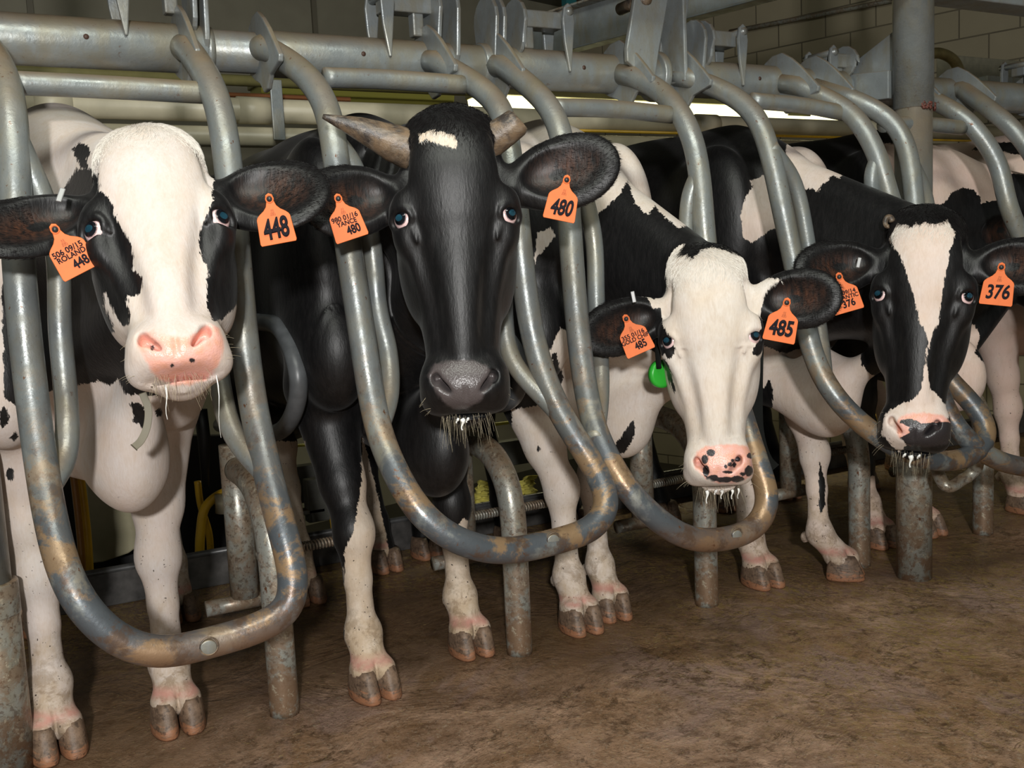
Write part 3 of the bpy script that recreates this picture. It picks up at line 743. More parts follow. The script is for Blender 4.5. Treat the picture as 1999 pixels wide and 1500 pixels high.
def make_cow(K):
    """K: root x, hooves, head, neck, coat"""
    B = Body(); h = K['head']; X = K['x']; hg = K.get('h', 0.)
    g = lambda x, y, z: (X+x, y+K.get('y', 0), z+hg)
    E = lambda x, y, z, r, k=.05, Rm=None, op='u': B.ell(g(x, y, z), r, k, Rm, op)
    wi = K.get('wide', 1.)
    E(0, .62, .98, (.285*wi, .56, .38), .06)
    E(0, .92, .96, (.29*wi, .46, .36), .06)
    E(0, .26, 1.00, (.215*wi, .30, .37), .08)
    E(0, .66, 1.15, (.235*wi, .62, .225), .07)
    E(0, .20, 1.185, (.165*wi, .24, .165), .09)
    E(0, 1.10, 1.17, (.23*wi, .34, .205), .07)
    for sg in (-1, 1):
        E(sg*.165*wi, .16, 1.03, (.085, .18, .30), .06, rot('X', 14))               # shoulder blade
        E(sg*.165*wi, .06, .82, (.085, .11, .14), .05)                                 # point of shoulder
        E(sg*.19*wi, 1.10, 1.27, (.06, .10, .05), .08)                                # hook bone
        E(sg*.16, 1.32, 1.00, (.10, .16, .30), .06)                                   # thigh
    B.cone(g(0, .22, 1.335), g(0, 1.25, 1.35), .042, .05, .09)                       # back line
    E(0, 1.32, 1.25, (.16, .14, .10), .06)
    bx, by_, bz = K.get('brisket', (0, -.02, .68))
    E(bx, by_, bz+.01, (.066, .12, .125), .07)                                            # brisket
    B.cone(g(bx, by_-.02, bz-.02), g(0, .30, .66), .055, .10, .08)
    # neck
    n0 = np.array(g(0, .12, 1.16)); hb = h.W(0, .10, -.13); ht = h.W(0, -.03, -.15); hp = h.W(0, .18, -.075)
    m = (n0+hb)/2+np.array(K.get('nmid', (0, 0, 0)))
    B.cone(g(0, .14, 1.27), hp, .075, .050, .07)
    B.cone(g(0, .12, 1.08), hb, .150*K.get('nk', 1), .100*h.s, .07)
    B.cone(g(bx*.6, .02, .86), ht, .115*K.get('nk', 1), .070*h.s, .07)
    # dewlap folds
    dw = K.get('dewlap', 1)
    B.cone(g(bx, by_+.02, bz), h.W(0, -.08, -.17), .040*dw, .028*dw, .06)
    for i in range(5):                                                               # neck wrinkles
        t = .25+.12*i; c = np.array(g(0, .1, 1.05))*(1-t)+hb*t
        B.ell(c, (.20, .012, .22), .022, None, 'c') if K.get('wr') and i % 2 == 0 else None
    # front legs
    for hf in K['front']:
        hx, hy = hf['p'][0], hf['p'][1]; sg = 1 if hx > X else -1; kn = hf.get('knee', (0, .02)); r = hf.get('r', 1.); tl = hf.get('tuck', 0)
        el = np.array(g(sg*.155*wi, .19, .72)); kz = .385
        kx, ky = hx+kn[0], hy+.05+kn[1]
        fx, fy = hx+hf.get('fx', 0)*.7, hy+.045
        B.cone((X+sg*.145*wi, .14+K.get('y', 0), .86+hg), el+[0, -.02, .02], .100, .086*r, .05)
        B.cone(el, (el[0]*.35+kx*.65, el[1]*.35+ky*.65, .50), .084*r, .054*r, .04)
        B.cone((el[0]*.35+kx*.65, el[1]*.35+ky*.65, .50), (kx, ky, kz), .049*r, .044*r, .03)
        B.ell((kx, ky-.006, kz), (.047*r, .045*r, .058), .025)
        B.cone((kx, ky, kz-.03), (kx*.6+fx*.4, ky*.6+fy*.4, .27), .042*r, .031*r, .02)
        B.cone((kx*.6+fx*.4, ky*.6+fy*.4, .27), (fx, fy+.01, .17), .0305*r, .034*r, .02)
        B.ell((fx, fy+.005, .140), (.045*r, .043*r, .040), .022)
        B.cone((fx, fy, .13), (hx, hy+.015, .068), .040*r, .043*r, .02)
        for q in (-1, 1):
            B.ell((hx+q*.024, hy+.0, .062), (.031*r, .044*r, .030), .012)             # coronet bulges
            B.ell((fx+q*.02, fy+.048, .118), (.012, .014, .018), .008)                # dew claws
        B.ell((hx+.0, hy-.040, .075), (.0035, .02, .035), .008, None, 'c')
    # hind legs
    for hf in K['hind']:
        hx, hy = hf; sg = 1 if hx > X else -1
        B.chain([(X+sg*.16, 1.20, .92+hg, .12), (X+sg*.17, 1.13, .72, .085), ((X+sg*.16+hx)/2, hy+.16, .56, .055), (hx, hy+.17, .47, .044), (hx, hy+.12, .34, .032),
                 (hx, hy+.05, .16, .033), (hx, hy+.02, .07, .041)], .03)
        B.ell((hx, hy+.17, .47), (.035, .045, .06), .03)
    if K.get('udder', 1): E(0, 1.12, .62, (.17, .20, .17), .05)
    B.chain([(*g(0, 1.44, 1.28), .03), (*g(0, 1.50, 1.1), .018), (*g(0, 1.49, .6), .014), (*g(0, 1.49, .45), .03), (*g(0, 1.49, .35), .015)], .02)
    add_head(B, h)
    lo, hi = B.bounds()
    fh = K.get('fine', .0036)
    hp_ = np.array([h.W(a, b, c) for a in (-.33, .33) for b in (-.42, .27) for c in (-.15, .09)]); hl, hh = hp_.min(0)-.01, hp_.max(0)+.01
    def axis(a, b, fl, fhi, fine, coarse):
        out = [a]
        while out[-1] < b:
            x = out[-1]; dist = max(fl-x, x-fhi, 0); out.append(x+min(coarse, fine+dist*.10))
        return np.array(out)
    cf = K.get('coarse', .010)
    axes = (axis(lo[0], hi[0], hl[0], hh[0], fh, cf), axis(lo[1], hi[1], hl[1], hh[1], fh, cf*1.5), axis(lo[2], hi[2], hl[2], hh[2], fh, cf))
    V, F = polygonise(B, axes)
    root = empty('cow', (X, .6, 0)); tag(root, K['label'], 'cow', 'dairy cows in the stalls'); K['root'] = root
    coat_m = K.get('mat') or coat_mat('cow_hide', **K.get('hide', {}))
    body = mesh_obj('body', V, F, coat_m, root)
    # coat pattern
    px, py, s = project(V); q = h.to(V)
    ishead = (np.abs(q[:, 0]) < .20) & (q[:, 1] > -.45) & (q[:, 1] < .29) & (q[:, 2] > -.12-.25*np.maximum(0, -.0)) & (q[:, 2] < .2)
    ishead &= ~((q[:, 2] < -.10) & (q[:, 1] > -.0)); ishead &= ~((q[:, 2] < -.066) & (q[:, 1] > .07))
    isear = np.zeros(len(V), bool); ear = np.zeros(len(V))
    for e in h.ears:
        b, t, L, Fm = ear_frame(h, e); z = (V-b)@Fm
        m = (z[:, 0] > .04*h.s-.02) & (z[:, 0] < L*1.15) & (np.abs(z[:, 1]) < e['w']*h.s*.75) & (np.abs(z[:, 2]) < .06) & (np.abs(q[:, 0]) > .125*h.wid)
        isear |= m
        cx = (z[:, 0]-L*.56)/(L*.33); cy = (z[:, 1]-e['w']*h.s*.03)/(e['w']*h.s*.26)
        ear = np.maximum(ear, np.where(m & (z[:, 2] > -.004), np.clip(1.25-np.hypot(cx, cy), 0, 1), 0))
    coat = layers(px, py, s, K['body_default'], K['body_coat'])
    ch = layers(px, py, s, K['head_default'], K['head_coat'])
    coat = np.where(ishead, ch, coat)
    if K.get('ear_black', True):
        coat = np.where(isear, layers(px, py, s, 'black', K.get('ear_white', [])), coat)
    skin = np.full(len(V), -.1); spot = np.full(len(V), -.1)
    for poly in K['skin']: skin = np.maximum(skin, sdf_poly(px, py, poly)/s)
    for poly in K.get('spots', []): spot = np.maximum(spot, sdf_poly(px, py, poly)/s)
    skin = np.where(ishead & (q[:, 2] > -.05), skin, -.1)
    for nm, arr in (('coat', coat), ('skin', skin), ('spot', spot), ('ear', ear)):
        at = body.data.attributes.new(nm, 'FLOAT', 'POINT'); at.data.foreach_set('value', np.asarray(arr, np.float32))
    ground_hair(root, body, h, V, q, np.where(isear, layers(px, py, s, 'black', K.get('ear_white', [])), np.where(ishead, ch, .0)), ishead, isear, skin, K) if K.get('fur', True) else None
    # eyes
    for sg in (-1, 1):
        c = h.W(sg*.0985*h.wid, -.002, .0215); n = 22; mr = MB(); rad = .0255*h.s
        gz = K.get('gaze', (0, 0)); d = CAM-c; d /= np.linalg.norm(d)
        out = h.A@np.array([sg*.55, .0, .6]); out /= np.linalg.norm(out)
        d = d*.34+out*.66+h.A@np.array([sg*.20, .14, 0]); d /= np.linalg.norm(d)
        a = np.cross(d, [0, 0, 1]); a /= np.linalg.norm(a); b2 = np.cross(a, d)
        for (nm, a0, a1, mm, bulge) in (('eyeball', .0, pi, 'sclera', 0), ('iris', 0, .56, 'iris', .0006), ('pupil', 0, .26, 'pupil', .0009), ('cornea', 0, .64, 'cornea', .0016)):
            Vv = []; Ff = []; m_ = 14
            for i in range(m_+1):
                th = a0+(a1-a0)*i/m_
                rr = rad+bulge*(1-(th/a1)**2 if nm == 'cornea' else 1)
                for k in range(28):
                    ph = 2*pi*k/28; sx = 1.25 if nm == 'pupil' else 1
                    Vv.append(c+rr*(d*cos(th)+sin(th)*(a*cos(ph)*sx+b2*sin(ph))))
            for i in range(m_):
                for k in range(28): Ff.append((i*28+k, i*28+(k+1) % 28, (i+1)*28+(k+1) % 28, (i+1)*28+k))
            if nm == 'eyeball': eb = mesh_obj('eye', Vv, Ff, M[mm], root)
            else: mesh_obj(nm, Vv, Ff, M[mm], eb)
    # hooves
    for hf in K['front']: hoof(root, hf['p'], hf.get('yaw', 0), hf.get('r', 1.))
    for hf in K['hind']: hoof(root, hf, 0, .95)
    return root, B, V

def ground_hair(root, body, h, V, q, col, ishead, isear, skin, K):
    # fine hair on face, poll and ears: thin blades, black and white kept apart
    me = body.data; n = len(V); nr = np.empty(n*3, np.float32); me.vertices.foreach_get('normal', nr); nr = nr.reshape(n, 3).astype(float)
    rg = np.random.default_rng(K['seed']); fac = (CAM-V); fac /= np.linalg.norm(fac, axis=1)[:, None]
    vis = (nr*fac).sum(1) > -.35
    poll = ishead & (q[:, 1] > .075) & vis; face = ishead & (q[:, 1] <= .10) & (q[:, 1] > -.30) & vis & (skin < -.004)
    eye = (np.hypot(np.abs(q[:, 0])-.106*h.wid, q[:, 1]) < .034); face &= ~eye
    earm = isear & vis & ~ishead
    P = []; D = []; L = []
    for m, cnt, ln, lift in ((poll, 11000, .017, .16), (earm, 4200, .011, .22)):
        ix = np.flatnonzero(m)
        if len(ix) == 0: continue
        ix = rg.choice(ix, cnt); P.append(ix); comb = np.tile(-h.A[:, 1], (cnt, 1))
        if m is earm: comb = np.sign(q[ix, 0])[:, None]*h.A[:, 0][None]
        up = (q[ix, 1] > .17)[:, None]*.0
        pp = V[ix]*55; comb = comb+rg.normal(0, .16, (cnt, 3))+.45*np.stack([np.sin(pp[:, 2]*1.3+pp[:, 0]*.6), 0*pp[:, 0], np.sin(pp[:, 0]*1.1)*.5], 1); comb -= nr[ix]*(comb*nr[ix]).sum(1)[:, None]; comb /= np.linalg.norm(comb, axis=1)[:, None]
        D.append(comb+nr[ix]*lift*rg.uniform(.5, 1.6, (cnt, 1))); L.append(ln*rg.uniform(.5, 1.3, cnt)*(1 if m is earm else np.clip((q[ix, 1]-.075)/.10, .22, 1)))
    P = np.concatenate(P); D = np.concatenate(D); L = np.concatenate(L); D /= np.linalg.norm(D, axis=1)[:, None]
    for nm, mask, mat in (('white_hair', col[P] < -.001, K.get('hairmat', M['white_hair'])), ('black_hair', col[P] > .001, M['black_hair'])):
        if mask.sum() < 40: continue
        p = V[P[mask]]; d = D[mask]; l = L[mask][:, None]; nn = nr[P[mask]]; sd = np.cross(d, fac[P[mask]]); sd /= np.linalg.norm(sd, axis=1)[:, None]+1e-9
        w = .00030; p0 = p-nn*.001; p1 = p0+d*l*.5; p2 = p0+d*l-nn*l*.12
        VV = np.stack([p0-sd*w, p0+sd*w, p1+sd*w*.8, p1-sd*w*.8, p2], 1).reshape(-1, 3); k = len(p)
        F = [f for i in range(0, 5*k, 5) for f in ((i, i+1, i+2, i+3), (i+3, i+2, i+4))]
        o = mesh_obj(nm, VV, F, mat, root); o['kind'] = 'stuff'
M['white_hair'] = plain('white_hair', (.68, .64, .585), .8, spec=.1, noise=.10)
M['black_hair'] = plain('black_hair', (.008, .007, .007), .9, spec=.05, noise=.3)
M['sclera'] = plain('eye_white', (.78, .56, .56), .12)
M['iris'] = plain('dark_iris', (.008, .009, .014), .12)
M['pupil'] = plain('flash_glint_pupil', (.018, .085, .13), .08)  # blue-green colour paints the flash's reflection into the pupil
mc, ntc, bc_ = new_mat('cornea'); bc_.inputs['Transmission Weight'].default_value = 1.; bc_.inputs['Roughness'].default_value = .02; bc_.inputs['IOR'].default_value = 1.2
M['cornea'] = mc

def hoof(root, p, yaw, r=1.):
    # two claws side by side, each a sloped wedge with a rounded toe
    mr = MB(); cy_, sy_ = cos(R(yaw)), sin(R(yaw))
    for q in (-1, 1):
        rings = []
        for z, front, back, wd in ((.0, -.070, .048, .0285), (.005, -.073, .051, .0305), (.020, -.069, .051, .0305), (.042, -.058, .047, .0285), (.062, -.049, .041, .0265), (.072, -.042, .034, .0225)):
            ring = []
            for k in range(28):
                a = 2*pi*k/28; c_, s_ = cos(a), sin(a)
                y = (front+back)/2 - (back-front)/2*c_
                toe = max(0, c_)                      # narrows toward the toe, inner wall straight
                x = wd*np.sign(s_)*abs(s_)**.7*(1-.10*toe)
                if x*q < 0: x = x*.86
                x = x+q*.0280-q*.003*toe
                ring.append((x*r, y*r, z))
            rings.append(ring)
        V = [v for rg in rings for v in rg]; n = 28; F = []
        for i in range(len(rings)-1):
            for k in range(n): F.append((i*n+k, i*n+(k+1) % n, (i+1)*n+(k+1) % n, (i+1)*n+k))
        F.append(tuple(range(n))[::-1]); F.append(tuple((len(rings)-1)*n+k for k in range(n)))
        V = [(p[0]+x*cy_-y*sy_, p[1]+x*sy_+y*cy_, z+.001) for x, y, z in V]
        mr.add(V, F)
    mr.obj('hoof', M['hoof'], root)

# ---- ear tags
def ear_tag(root, stem, ang, scale, number, small=None, num_size=.030, num_shift=(0, -.012), bold=.0012, shear=0., tilt=0., yawd=0., squeeze=.8):
    """stem = world position of the button; hangs down, turned by ang in the picture"""
    s = scale; d = CAM-np.asarray(stem); d /= np.linalg.norm(d); yw = math.atan2(d[1], d[0])+R(yawd)
    n = np.array([cos(yw)*cos(R(tilt)), sin(yw)*cos(R(tilt)), sin(R(tilt))]); x = np.cross([0, 0, 1.], n); x /= np.linalg.norm(x); y = np.cross(n, x)
    ca, sa = cos(R(ang)), sin(R(ang)); x, y = x*ca+y*sa, y*ca-x*sa
    o0 = np.asarray(stem)+n*.004
    half = [(0, .012), (.0065, .0085), (.0080, .002), (.0078, -.006), (.0105, -.0145), (.0165, -.0215), (.0265, -.0285), (.0315, -.0335), (.0335, -.038),
            (.0365, -.0865), (.0345, -.0905)]
    pts = half+[(-a, b) for a, b in half[::-1][:-1]]
    bend = lambda b: -.004*((b+.05)/.05)**2*0
    V, F = slab([o0+(x*a+y*b)*s for a, b in pts], n, .0018); t = mesh_obj('ear_tag', V, F, M['tag'], root, smooth=False)
    bevel(t, .0006, 1)
    V, F = cyl(o0-n*.012, o0+n*.003, .0055*s, 20); mesh_obj('button', V, F, M['button'], t)
    V, F = tube([o0+n*.0012+(x*cos(a)+y*sin(a))*.0075*s for a in np.linspace(0, 2*pi, 21)[:-1]], .0012*s, 6, closed=True); mesh_obj('button_rim', V, F, M['tag'], t)
    rotm = Matrix(np.stack([x, y, n], 1).tolist()).to_4x4()
    def text(name, body, size, u, v, off=0., shr=0., sx=1., ang2=0.):
        c = bpy.data.curves.new(name, 'FONT'); c.body = body; c.size = size*s; c.align_x = 'CENTER'; c.align_y = 'CENTER'
        c.extrude = .0001; c.bevel_depth = off*s; c.bevel_resolution = 0; c.shear = shr; c.materials.append(M['ink'])
        tmp = bpy.data.objects.new(name, c); me = bpy.data.meshes.new_from_object(tmp); me.name = name
        bpy.data.objects.remove(tmp); ob = bpy.data.objects.new(name, me); COL.objects.link(ob); ob.parent = t
        P = o0+(x*u+y*v)*s+n*(.0012+off*s)
        ob.matrix_local = Matrix.Translation(Vector(P-np.array(t['_w'])))@rotm@Matrix.Rotation(R(ang2), 4, 'Z')@Matrix.Diagonal((sx, 1, 1, 1))
    text('tag_number', number, num_size, num_shift[0], -.062+num_shift[1]+.012, bold, shear, squeeze, 3)
    if small:
        text('tag_code', small[0], .0150, -.001, -.0420, .00035, 0, .95)
        text('tag_name', small[1], .0140, 0, -.0535, .00035, 0, .95)
    for k, (wd, v) in enumerate(((.018, -.0225), (.024, -.0275), (.030, -.0315))):
        text('tag_print', '.:|:.|:|.:|'[:7+2*k], .0055, 0, v, 0, 0, .8)

def whiskers(root, h, n, seed, spread=.075, length=.055, low=True):
    rng = random.Random(seed); mr = MB()
    for k in range(n):
        if k < n*.72: u = rng.uniform(-.05, .05); v = -.398+rng.uniform(-.006, .006); w = rng.uniform(-.03, .03); d = np.array([u*2+rng.uniform(-.3, .3), -1, .25+rng.uniform(-.2, .3)])
        else:
            sg = rng.choice((-1, 1)); u = sg*spread*rng.uniform(.8, 1.02); v = rng.uniform(-.385, -.30); w = rng.uniform(-.02, .03); d = np.array([sg*1, rng.uniform(-.8, .2), rng.uniform(-.1, .5)])
        d /= np.linalg.norm(d); L = length*rng.uniform(.25, 1.0)*(1 if k < n*.72 else .6)
        pts = []
        for t in np.linspace(0, 1, 6):
            pts.append(h.W(*(np.array([u, v, w])+d*L*t+np.array([0, -.35, 0])*L*t*t)))
        mr.add(*tube(pts, np.linspace(.00026, .00008, 6), 4, cap=False))
    mr.obj('whiskers', M['whisker'], root)['kind'] = 'stuff'
def yaw_to(c, extra=0.):
    d = CAM-np.asarray(c); return math.atan2(d[1], d[0])+R(extra)
def T(pts, ox, oy, k): return [(x/k+ox, y/k+oy) for x, y in pts]
def dot(x, y, rx, ry=None, n=9):
    ry = ry or rx; return [(x+rx*cos(2*pi*i/n), y+ry*sin(2*pi*i/n)) for i in range(n)]
def ear_pt(h, i, px, fwd=.036):              # point above the ear's hollow seen at px
    e = h.ears[i]; c = (h.W(*e['base'])+h.W(*e['tip']))/2; dep = (c-CAM)@FW; d = ray(*px)
    return CAM+d*(dep-fwd)
def horn(root, pts, r, name='horn'):
    V, F = tube(spline(pts, 10), np.interp(np.linspace(0, 1, 10*(len(pts)-1)+1), np.linspace(0, 1, len(r)), r), 20)
    return mesh_obj(name, V, F, M['horn'], root)
def clip(root, h, i, px, ang=0):
    p = ear_pt(h, i, px, .03); V, F = box((0, 0, 0), (.009, .004, .026)); Rm = h.A@rot('Z', ang)
    V = (V@np.array([[1, 0, 0], [0, 0, 1], [0, 1, 0]]))@Rm.T+p
    bevel(mesh_obj('ear_clip', V, F, M['clip'], root, smooth=False), .0015)
def drool(root, h, spots, name='saliva'):
    for u, v, w_, L, r in spots:
        mr = MB(); P = [h.W(u+.002*sin(i), v, w_)+np.array([0, 0, -L*i/6]) for i in range(7)]
        mr.add(*tube(P, [r, r*1.2, r*.8, r*.5, r*.35, r*.3, r*.45], 8))
        mr.obj(name, M['milk'], root)
def ribbon(root, pts, wd, mat, name='collar_strap', th=.0022):
    P = spline(pts, 8); T_ = np.gradient(P, axis=0); V = []; n = len(P)
    for p, t in zip(P, T_):
        v = CAM-p; s_ = np.cross(t, v); s_ /= np.linalg.norm(s_); nn = np.cross(s_, t); nn /= np.linalg.norm(nn)
        V += [p-s_*wd/2-nn*th, p+s_*wd/2-nn*th, p+s_*wd/2+nn*th, p-s_*wd/2+nn*th]
    F = [(4*i+a, 4*i+(a+1) % 4, 4*i+4+(a+1) % 4, 4*i+4+a) for i in range(n-1) for a in range(4)]+[(0, 1, 2, 3), (4*n-1, 4*n-2, 4*n-3, 4*n-4)]
    return bevel(mesh_obj(name, V, F, mat, root, smooth=False), .001)
M['clip'] = plain('metal_clip', (.3, .3, .3), .45, .5)

# ---- 448, white face, nose pushed forward
hc = atY(312, 456, -.47)
H1 = Head(hc, yaw_to(hc, -3), R(30), R(4.5), .93, .98, muz=.93, len=1.07, lo=.728,
     ears=[dict(base=(-.108, .080, -.045), tip=(-.295, -.005, .045), w=.140, n=(.05, .1, 1)), dict(base=(.112, .085, -.045), tip=(.298, .045, .01), w=.172, n=(-.05, .1, 1))])
K1 = dict(seed=11, x=-.345, head=H1, label='white-faced cow with black eye patches and pink nose, tag number 448', brisket=(.045, -.07, .66), wide=1.0, nmid=(-.02, 0, .0),
     front=[dict(p=(-.475, .10), yaw=6, r=1.05), dict(p=(-.225, .075), yaw=-2, r=1.02)], hind=[(-.50, .98), (-.07, .84)],
     body_default='white', head_default='white', hide=dict(white=(.60, .575, .55), pinkish=.25),
     body_coat=[('black', [(4, 560), (20, 518), (60, 470), (150, 330), (180, 330), (480, 330), (480, 600), (455, 700), (420, 740), (300, 775), (245, 770), (230, 742), (215, 752), (190, 744), (165, 750), (148, 753), (100, 762), (60, 800), (40, 790), (30, 792), (8, 775)]),
                ('black', dot(28, 853, 8, 9)), ('black', dot(20, 925, 8, 14)), ('black', dot(8, 815, 9, 22)), ('black', [(252, 785), (275, 788), (291, 806), (292, 826), (280, 838), (262, 822)]), ('black', dot(311, 806, 7, 8)),
                ('black', [(142, 290), (155, 279), (172, 284), (178, 300), (170, 312), (176, 330), (160, 330), (150, 312)])],
     head_coat=[('black', T([(300, 280), (430, 330), (480, 350), (487, 430), (530, 460), (560, 540), (600, 620), (640, 690), (655, 760), (650, 820), (690, 850), (697, 900), (680, 935), (625, 945), (620, 980), (632, 1020), (635, 1085), (600, 1095), (560, 1040), (520, 980), (560, 1120), (400, 1150), (300, 700)], 0, 200, 2.5)), ('white', [(205, 573), (212, 590), (228, 622), (241, 646), (236, 654), (218, 627), (204, 597)]),
                ('black', T([(1015, 280), (1045, 330), (1040, 400), (1035, 480), (1020, 530), (1005, 560), (975, 620), (970, 680), (985, 770), (1010, 790), (1015, 850), (1005, 920), (1010, 1000), (1040, 1070), (1085, 1060), (1250, 900), (1250, 280)], 0, 200, 2.5))],
     skin=[[(268, 676), (276, 652), (298, 646), (330, 657), (360, 659), (388, 648), (408, 634), (428, 640), (437, 665), (432, 700), (421, 722), (404, 742), (370, 752), (340, 752), (313, 742), (296, 725), (284, 700)]],
     spots=[dot(336, 715, 4), dot(376, 704, 6, 5), dot(298, 679, 4, 6)])
root, B1, V1 = make_cow(K1)
ear_tag(root, ear_pt(H1, 0, (108, 449)), 26, .86, '448', ('506 09/15', 'ROLAND'), .0245, (.008, -.0215), .0007, 0, 4, 0, .80)
ear_tag(root, ear_pt(H1, 1, (527, 389), .062), 8, .84, '448', None, .056, (0, -.011), .0019, .12, 0, -6, .60)
clip(root, H1, 0, (119, 381), -20)
whiskers(root, H1, 90, 3)
drool(root, H1, [(-.028, -.405, .0, .055, .0016), (.056, -.400, .0, .10, .0009)])
p = [atY(279, 768, -.36), atY(290, 800, -.37), atY(287, 835, -.375), atY(276, 860, -.38), atY(262, 874, -.385)]
ribbon(root, p, .013, plain('tan_strap', (.20, .18, .13), .6))

# ---- 480, black with horns
hc = atY(890, 428, -.47)
H2 = Head(hc, yaw_to(hc, 1), R(8), R(0), .95, .98, len=1.0, muz=1.04,
     ears=[dict(base=(-.118, .066, -.045), tip=(-.285, .025, .055), w=.155, n=(.1, .1, 1)), dict(base=(.118, .070, -.045), tip=(.322, .105, .01), w=.158, n=(-.1, .1, 1))])
K2 = dict(seed=12, x=.36, head=H2, label='black cow with horns and a small white star, tag number 480', brisket=(.03, -.04, .58), wide=1.02,
     front=[dict(p=(.212, -.02), yaw=4), dict(p=(.525, .085), yaw=-6)], hind=[(.295, .76), (.62, .92)], wr=True,
     body_default='black', head_default='black',
     body_coat=[('white', [(675, 1500), (672, 1080), (690, 1040), (705, 950), (708, 855), (722, 900), (745, 1000), (765, 1100), (800, 1500)]),
                ('white', [(840, 1500), (855, 1060), (880, 1045), (905, 1012), (960, 1045), (1000, 1500)]),
                ('white', [(500, 862), (596, 862), (604, 960), (622, 1070), (668, 1110), (668, 1190), (500, 1190)])],
     head_coat=[('white', [(818, 262), (840, 254), (862, 258), (885, 262), (892, 275), (890, 290), (872, 285), (855, 281), (835, 273), (820, 276)])],
     skin=[[(835, 735), (850, 712), (880, 704), (920, 704), (950, 714), (968, 735), (952, 762), (935, 785), (910, 800), (885, 798), (862, 782), (848, 760)]], spots=[[(0, 0), (1999, 0), (1999, 1500), (0, 1500)]],
     hide=dict(white=(.66, .56, .46), greynose=1.))
root, B2, V2 = make_cow(K2)
ear_tag(root, ear_pt(H2, 0, (661, 389), .058), 16, .86, '480', ('980 01/16', 'YANCE'), .0255, (.009, -.0210), .0008, 0, 4, 0, .78)
ear_tag(root, ear_pt(H2, 1, (1106, 352), .03), -14, .86, '480', None, .048, (0, -.013), .0015, .22, 0, 8, .68)
horn(root, [H2.W(-.080, .150, -.03), H2.W(-.120, .166, -.02), H2.W(-.185, .192, .0), H2.W(-.252, .213, .02)], [.040, .036, .022, .0045])
horn(root, [H2.W(.072, .158, -.03), H2.W(.105, .176, -.02), H2.W(.135, .194, -.01), H2.W(.142, .199, -.008)], [.034, .031, .028, .020])
whiskers(root, H2, 80, 5)
drool(root, H2, [(-.010, -.402, .028, .022, .0042), (.0, -.402, .024, .008, .003), (-.02, -.402, .024, .008, .003)])

# ---- 485, all white face held low
hc = atY(1388, 660, -.45)
H3 = Head(hc, yaw_to(hc, 1), R(4), R(1.6), .93, .92, len=.92, muz=.96,
     ears=[dict(base=(-.116, .078, -.045), tip=(-.295, .018, .065), w=.138, n=(.1, .1, 1)), dict(base=(.116, .092, -.045), tip=(.295, .085, .02), w=.148, n=(-.1, .1, 1))])
K3 = dict(seed=13, x=.90, head=H3, label='cow with an all-white face held low, tag number 485', brisket=(.04, -.03, .60), wide=.95, nmid=(0, -.0, .05),
     front=[dict(p=(.846, .052), yaw=-8), dict(p=(.972, .085), yaw=-10, r=.92)], hind=[(.80, .98), (1.10, .92)],
     body_default='black', head_default='white', ear_white=[('white', [(1475, 540), (1530, 545), (1500, 565), (1485, 600), (1475, 600)]), ('white', [(1240, 575), (1262, 555), (1295, 540), (1290, 600), (1275, 605), (1265, 580)])],
     hide=dict(white=(.70, .665, .615), pinkish=.2),
     body_coat=[('white', [(1000, 330), (1005, 225), (1120, 215), (1200, 245), (1265, 310), (1305, 370), (1340, 440), (1325, 445), (1300, 425), (1278, 402), (1266, 420), (1242, 400), (1226, 352), (1212, 375), (1190, 400), (1165, 420), (1160, 380), (1200, 310), (1150, 290), (1060, 290), (1020, 330)]),
                ('white', [(1066, 700), (1095, 640), (1120, 655), (1150, 680), (1185, 660), (1250, 668), (1280, 690), (1335, 700), (1335, 880), (1260, 880), (1250, 1500), (1000, 1500), (1000, 800), (1065, 790)]),
                ('white', [(1050, 455), (1075, 445), (1085, 460), (1070, 480), (1050, 500), (1042, 520)]),
                ('black', [(1078, 690), (1087, 688), (1092, 715), (1100, 740), (1096, 752), (1085, 745), (1080, 715)]), ('black', dot(1052, 877, 3, 6)),
                ('black', [(1195, 890), (1205, 862), (1240, 815), (1240, 850), (1220, 885)])],
     head_coat=[('black', [(1325, 500), (1340, 470), (1385, 455), (1430, 470), (1445, 498), (1415, 488), (1390, 482), (1368, 488), (1352, 506), (1340, 498)]),
                ('black', [(1284, 618), (1293, 632), (1303, 648), (1320, 682), (1318, 692), (1306, 702), (1296, 690), (1270, 660)]), ('black', [(1298, 700), (1306, 715), (1318, 755), (1319, 775), (1309, 750), (1300, 725), (1290, 705)]),
                ('black', [(1500, 630), (1487, 642), (1478, 672), (1466, 690), (1476, 697), (1487, 692), (1500, 670)]), ('black', [(1293, 538), (1283, 575), (1270, 600), (1275, 560)]), ('black', dot(1464, 541, 2, 4))],
     skin=[[(1354, 900), (1360, 884), (1378, 872), (1420, 868), (1455, 870), (1478, 880), (1484, 905), (1467, 930), (1440, 944), (1400, 944), (1376, 934), (1358, 916)]],
     spots=[dot(1388, 884, 9, 7), dot(1377, 897, 7, 9), dot(1379, 920, 7, 12), dot(1392, 934, 13, 7), dot(1415, 937, 18, 6), dot(1440, 936, 14, 7), dot(1462, 920, 9, 11), dot(1466, 890, 8, 6), dot(1425, 907, 5), dot(1431, 899, 4), dot(1417, 911, 4), dot(1434, 908, 4, 6), dot(1441, 897, 6, 5), dot(1450, 926, 6, 4), dot(1420, 922, 12, 3)])
root, B3, V3 = make_cow(K3)
ear_tag(root, ear_pt(H3, 0, (1223, 623)), 22, .93, '485', ('355 01/16', 'GOLD CHIP'), .0255, (.007, -.0210), .0007, 0, 4, 0, .78)
ear_tag(root, ear_pt(H3, 1, (1536, 591)), -13, .97, '485', None, .049, (0, -.010), .0016, .1, 0, 5, .72)
clip(root, H3, 0, (1237, 580), 8)
whiskers(root, H3, 80, 7)
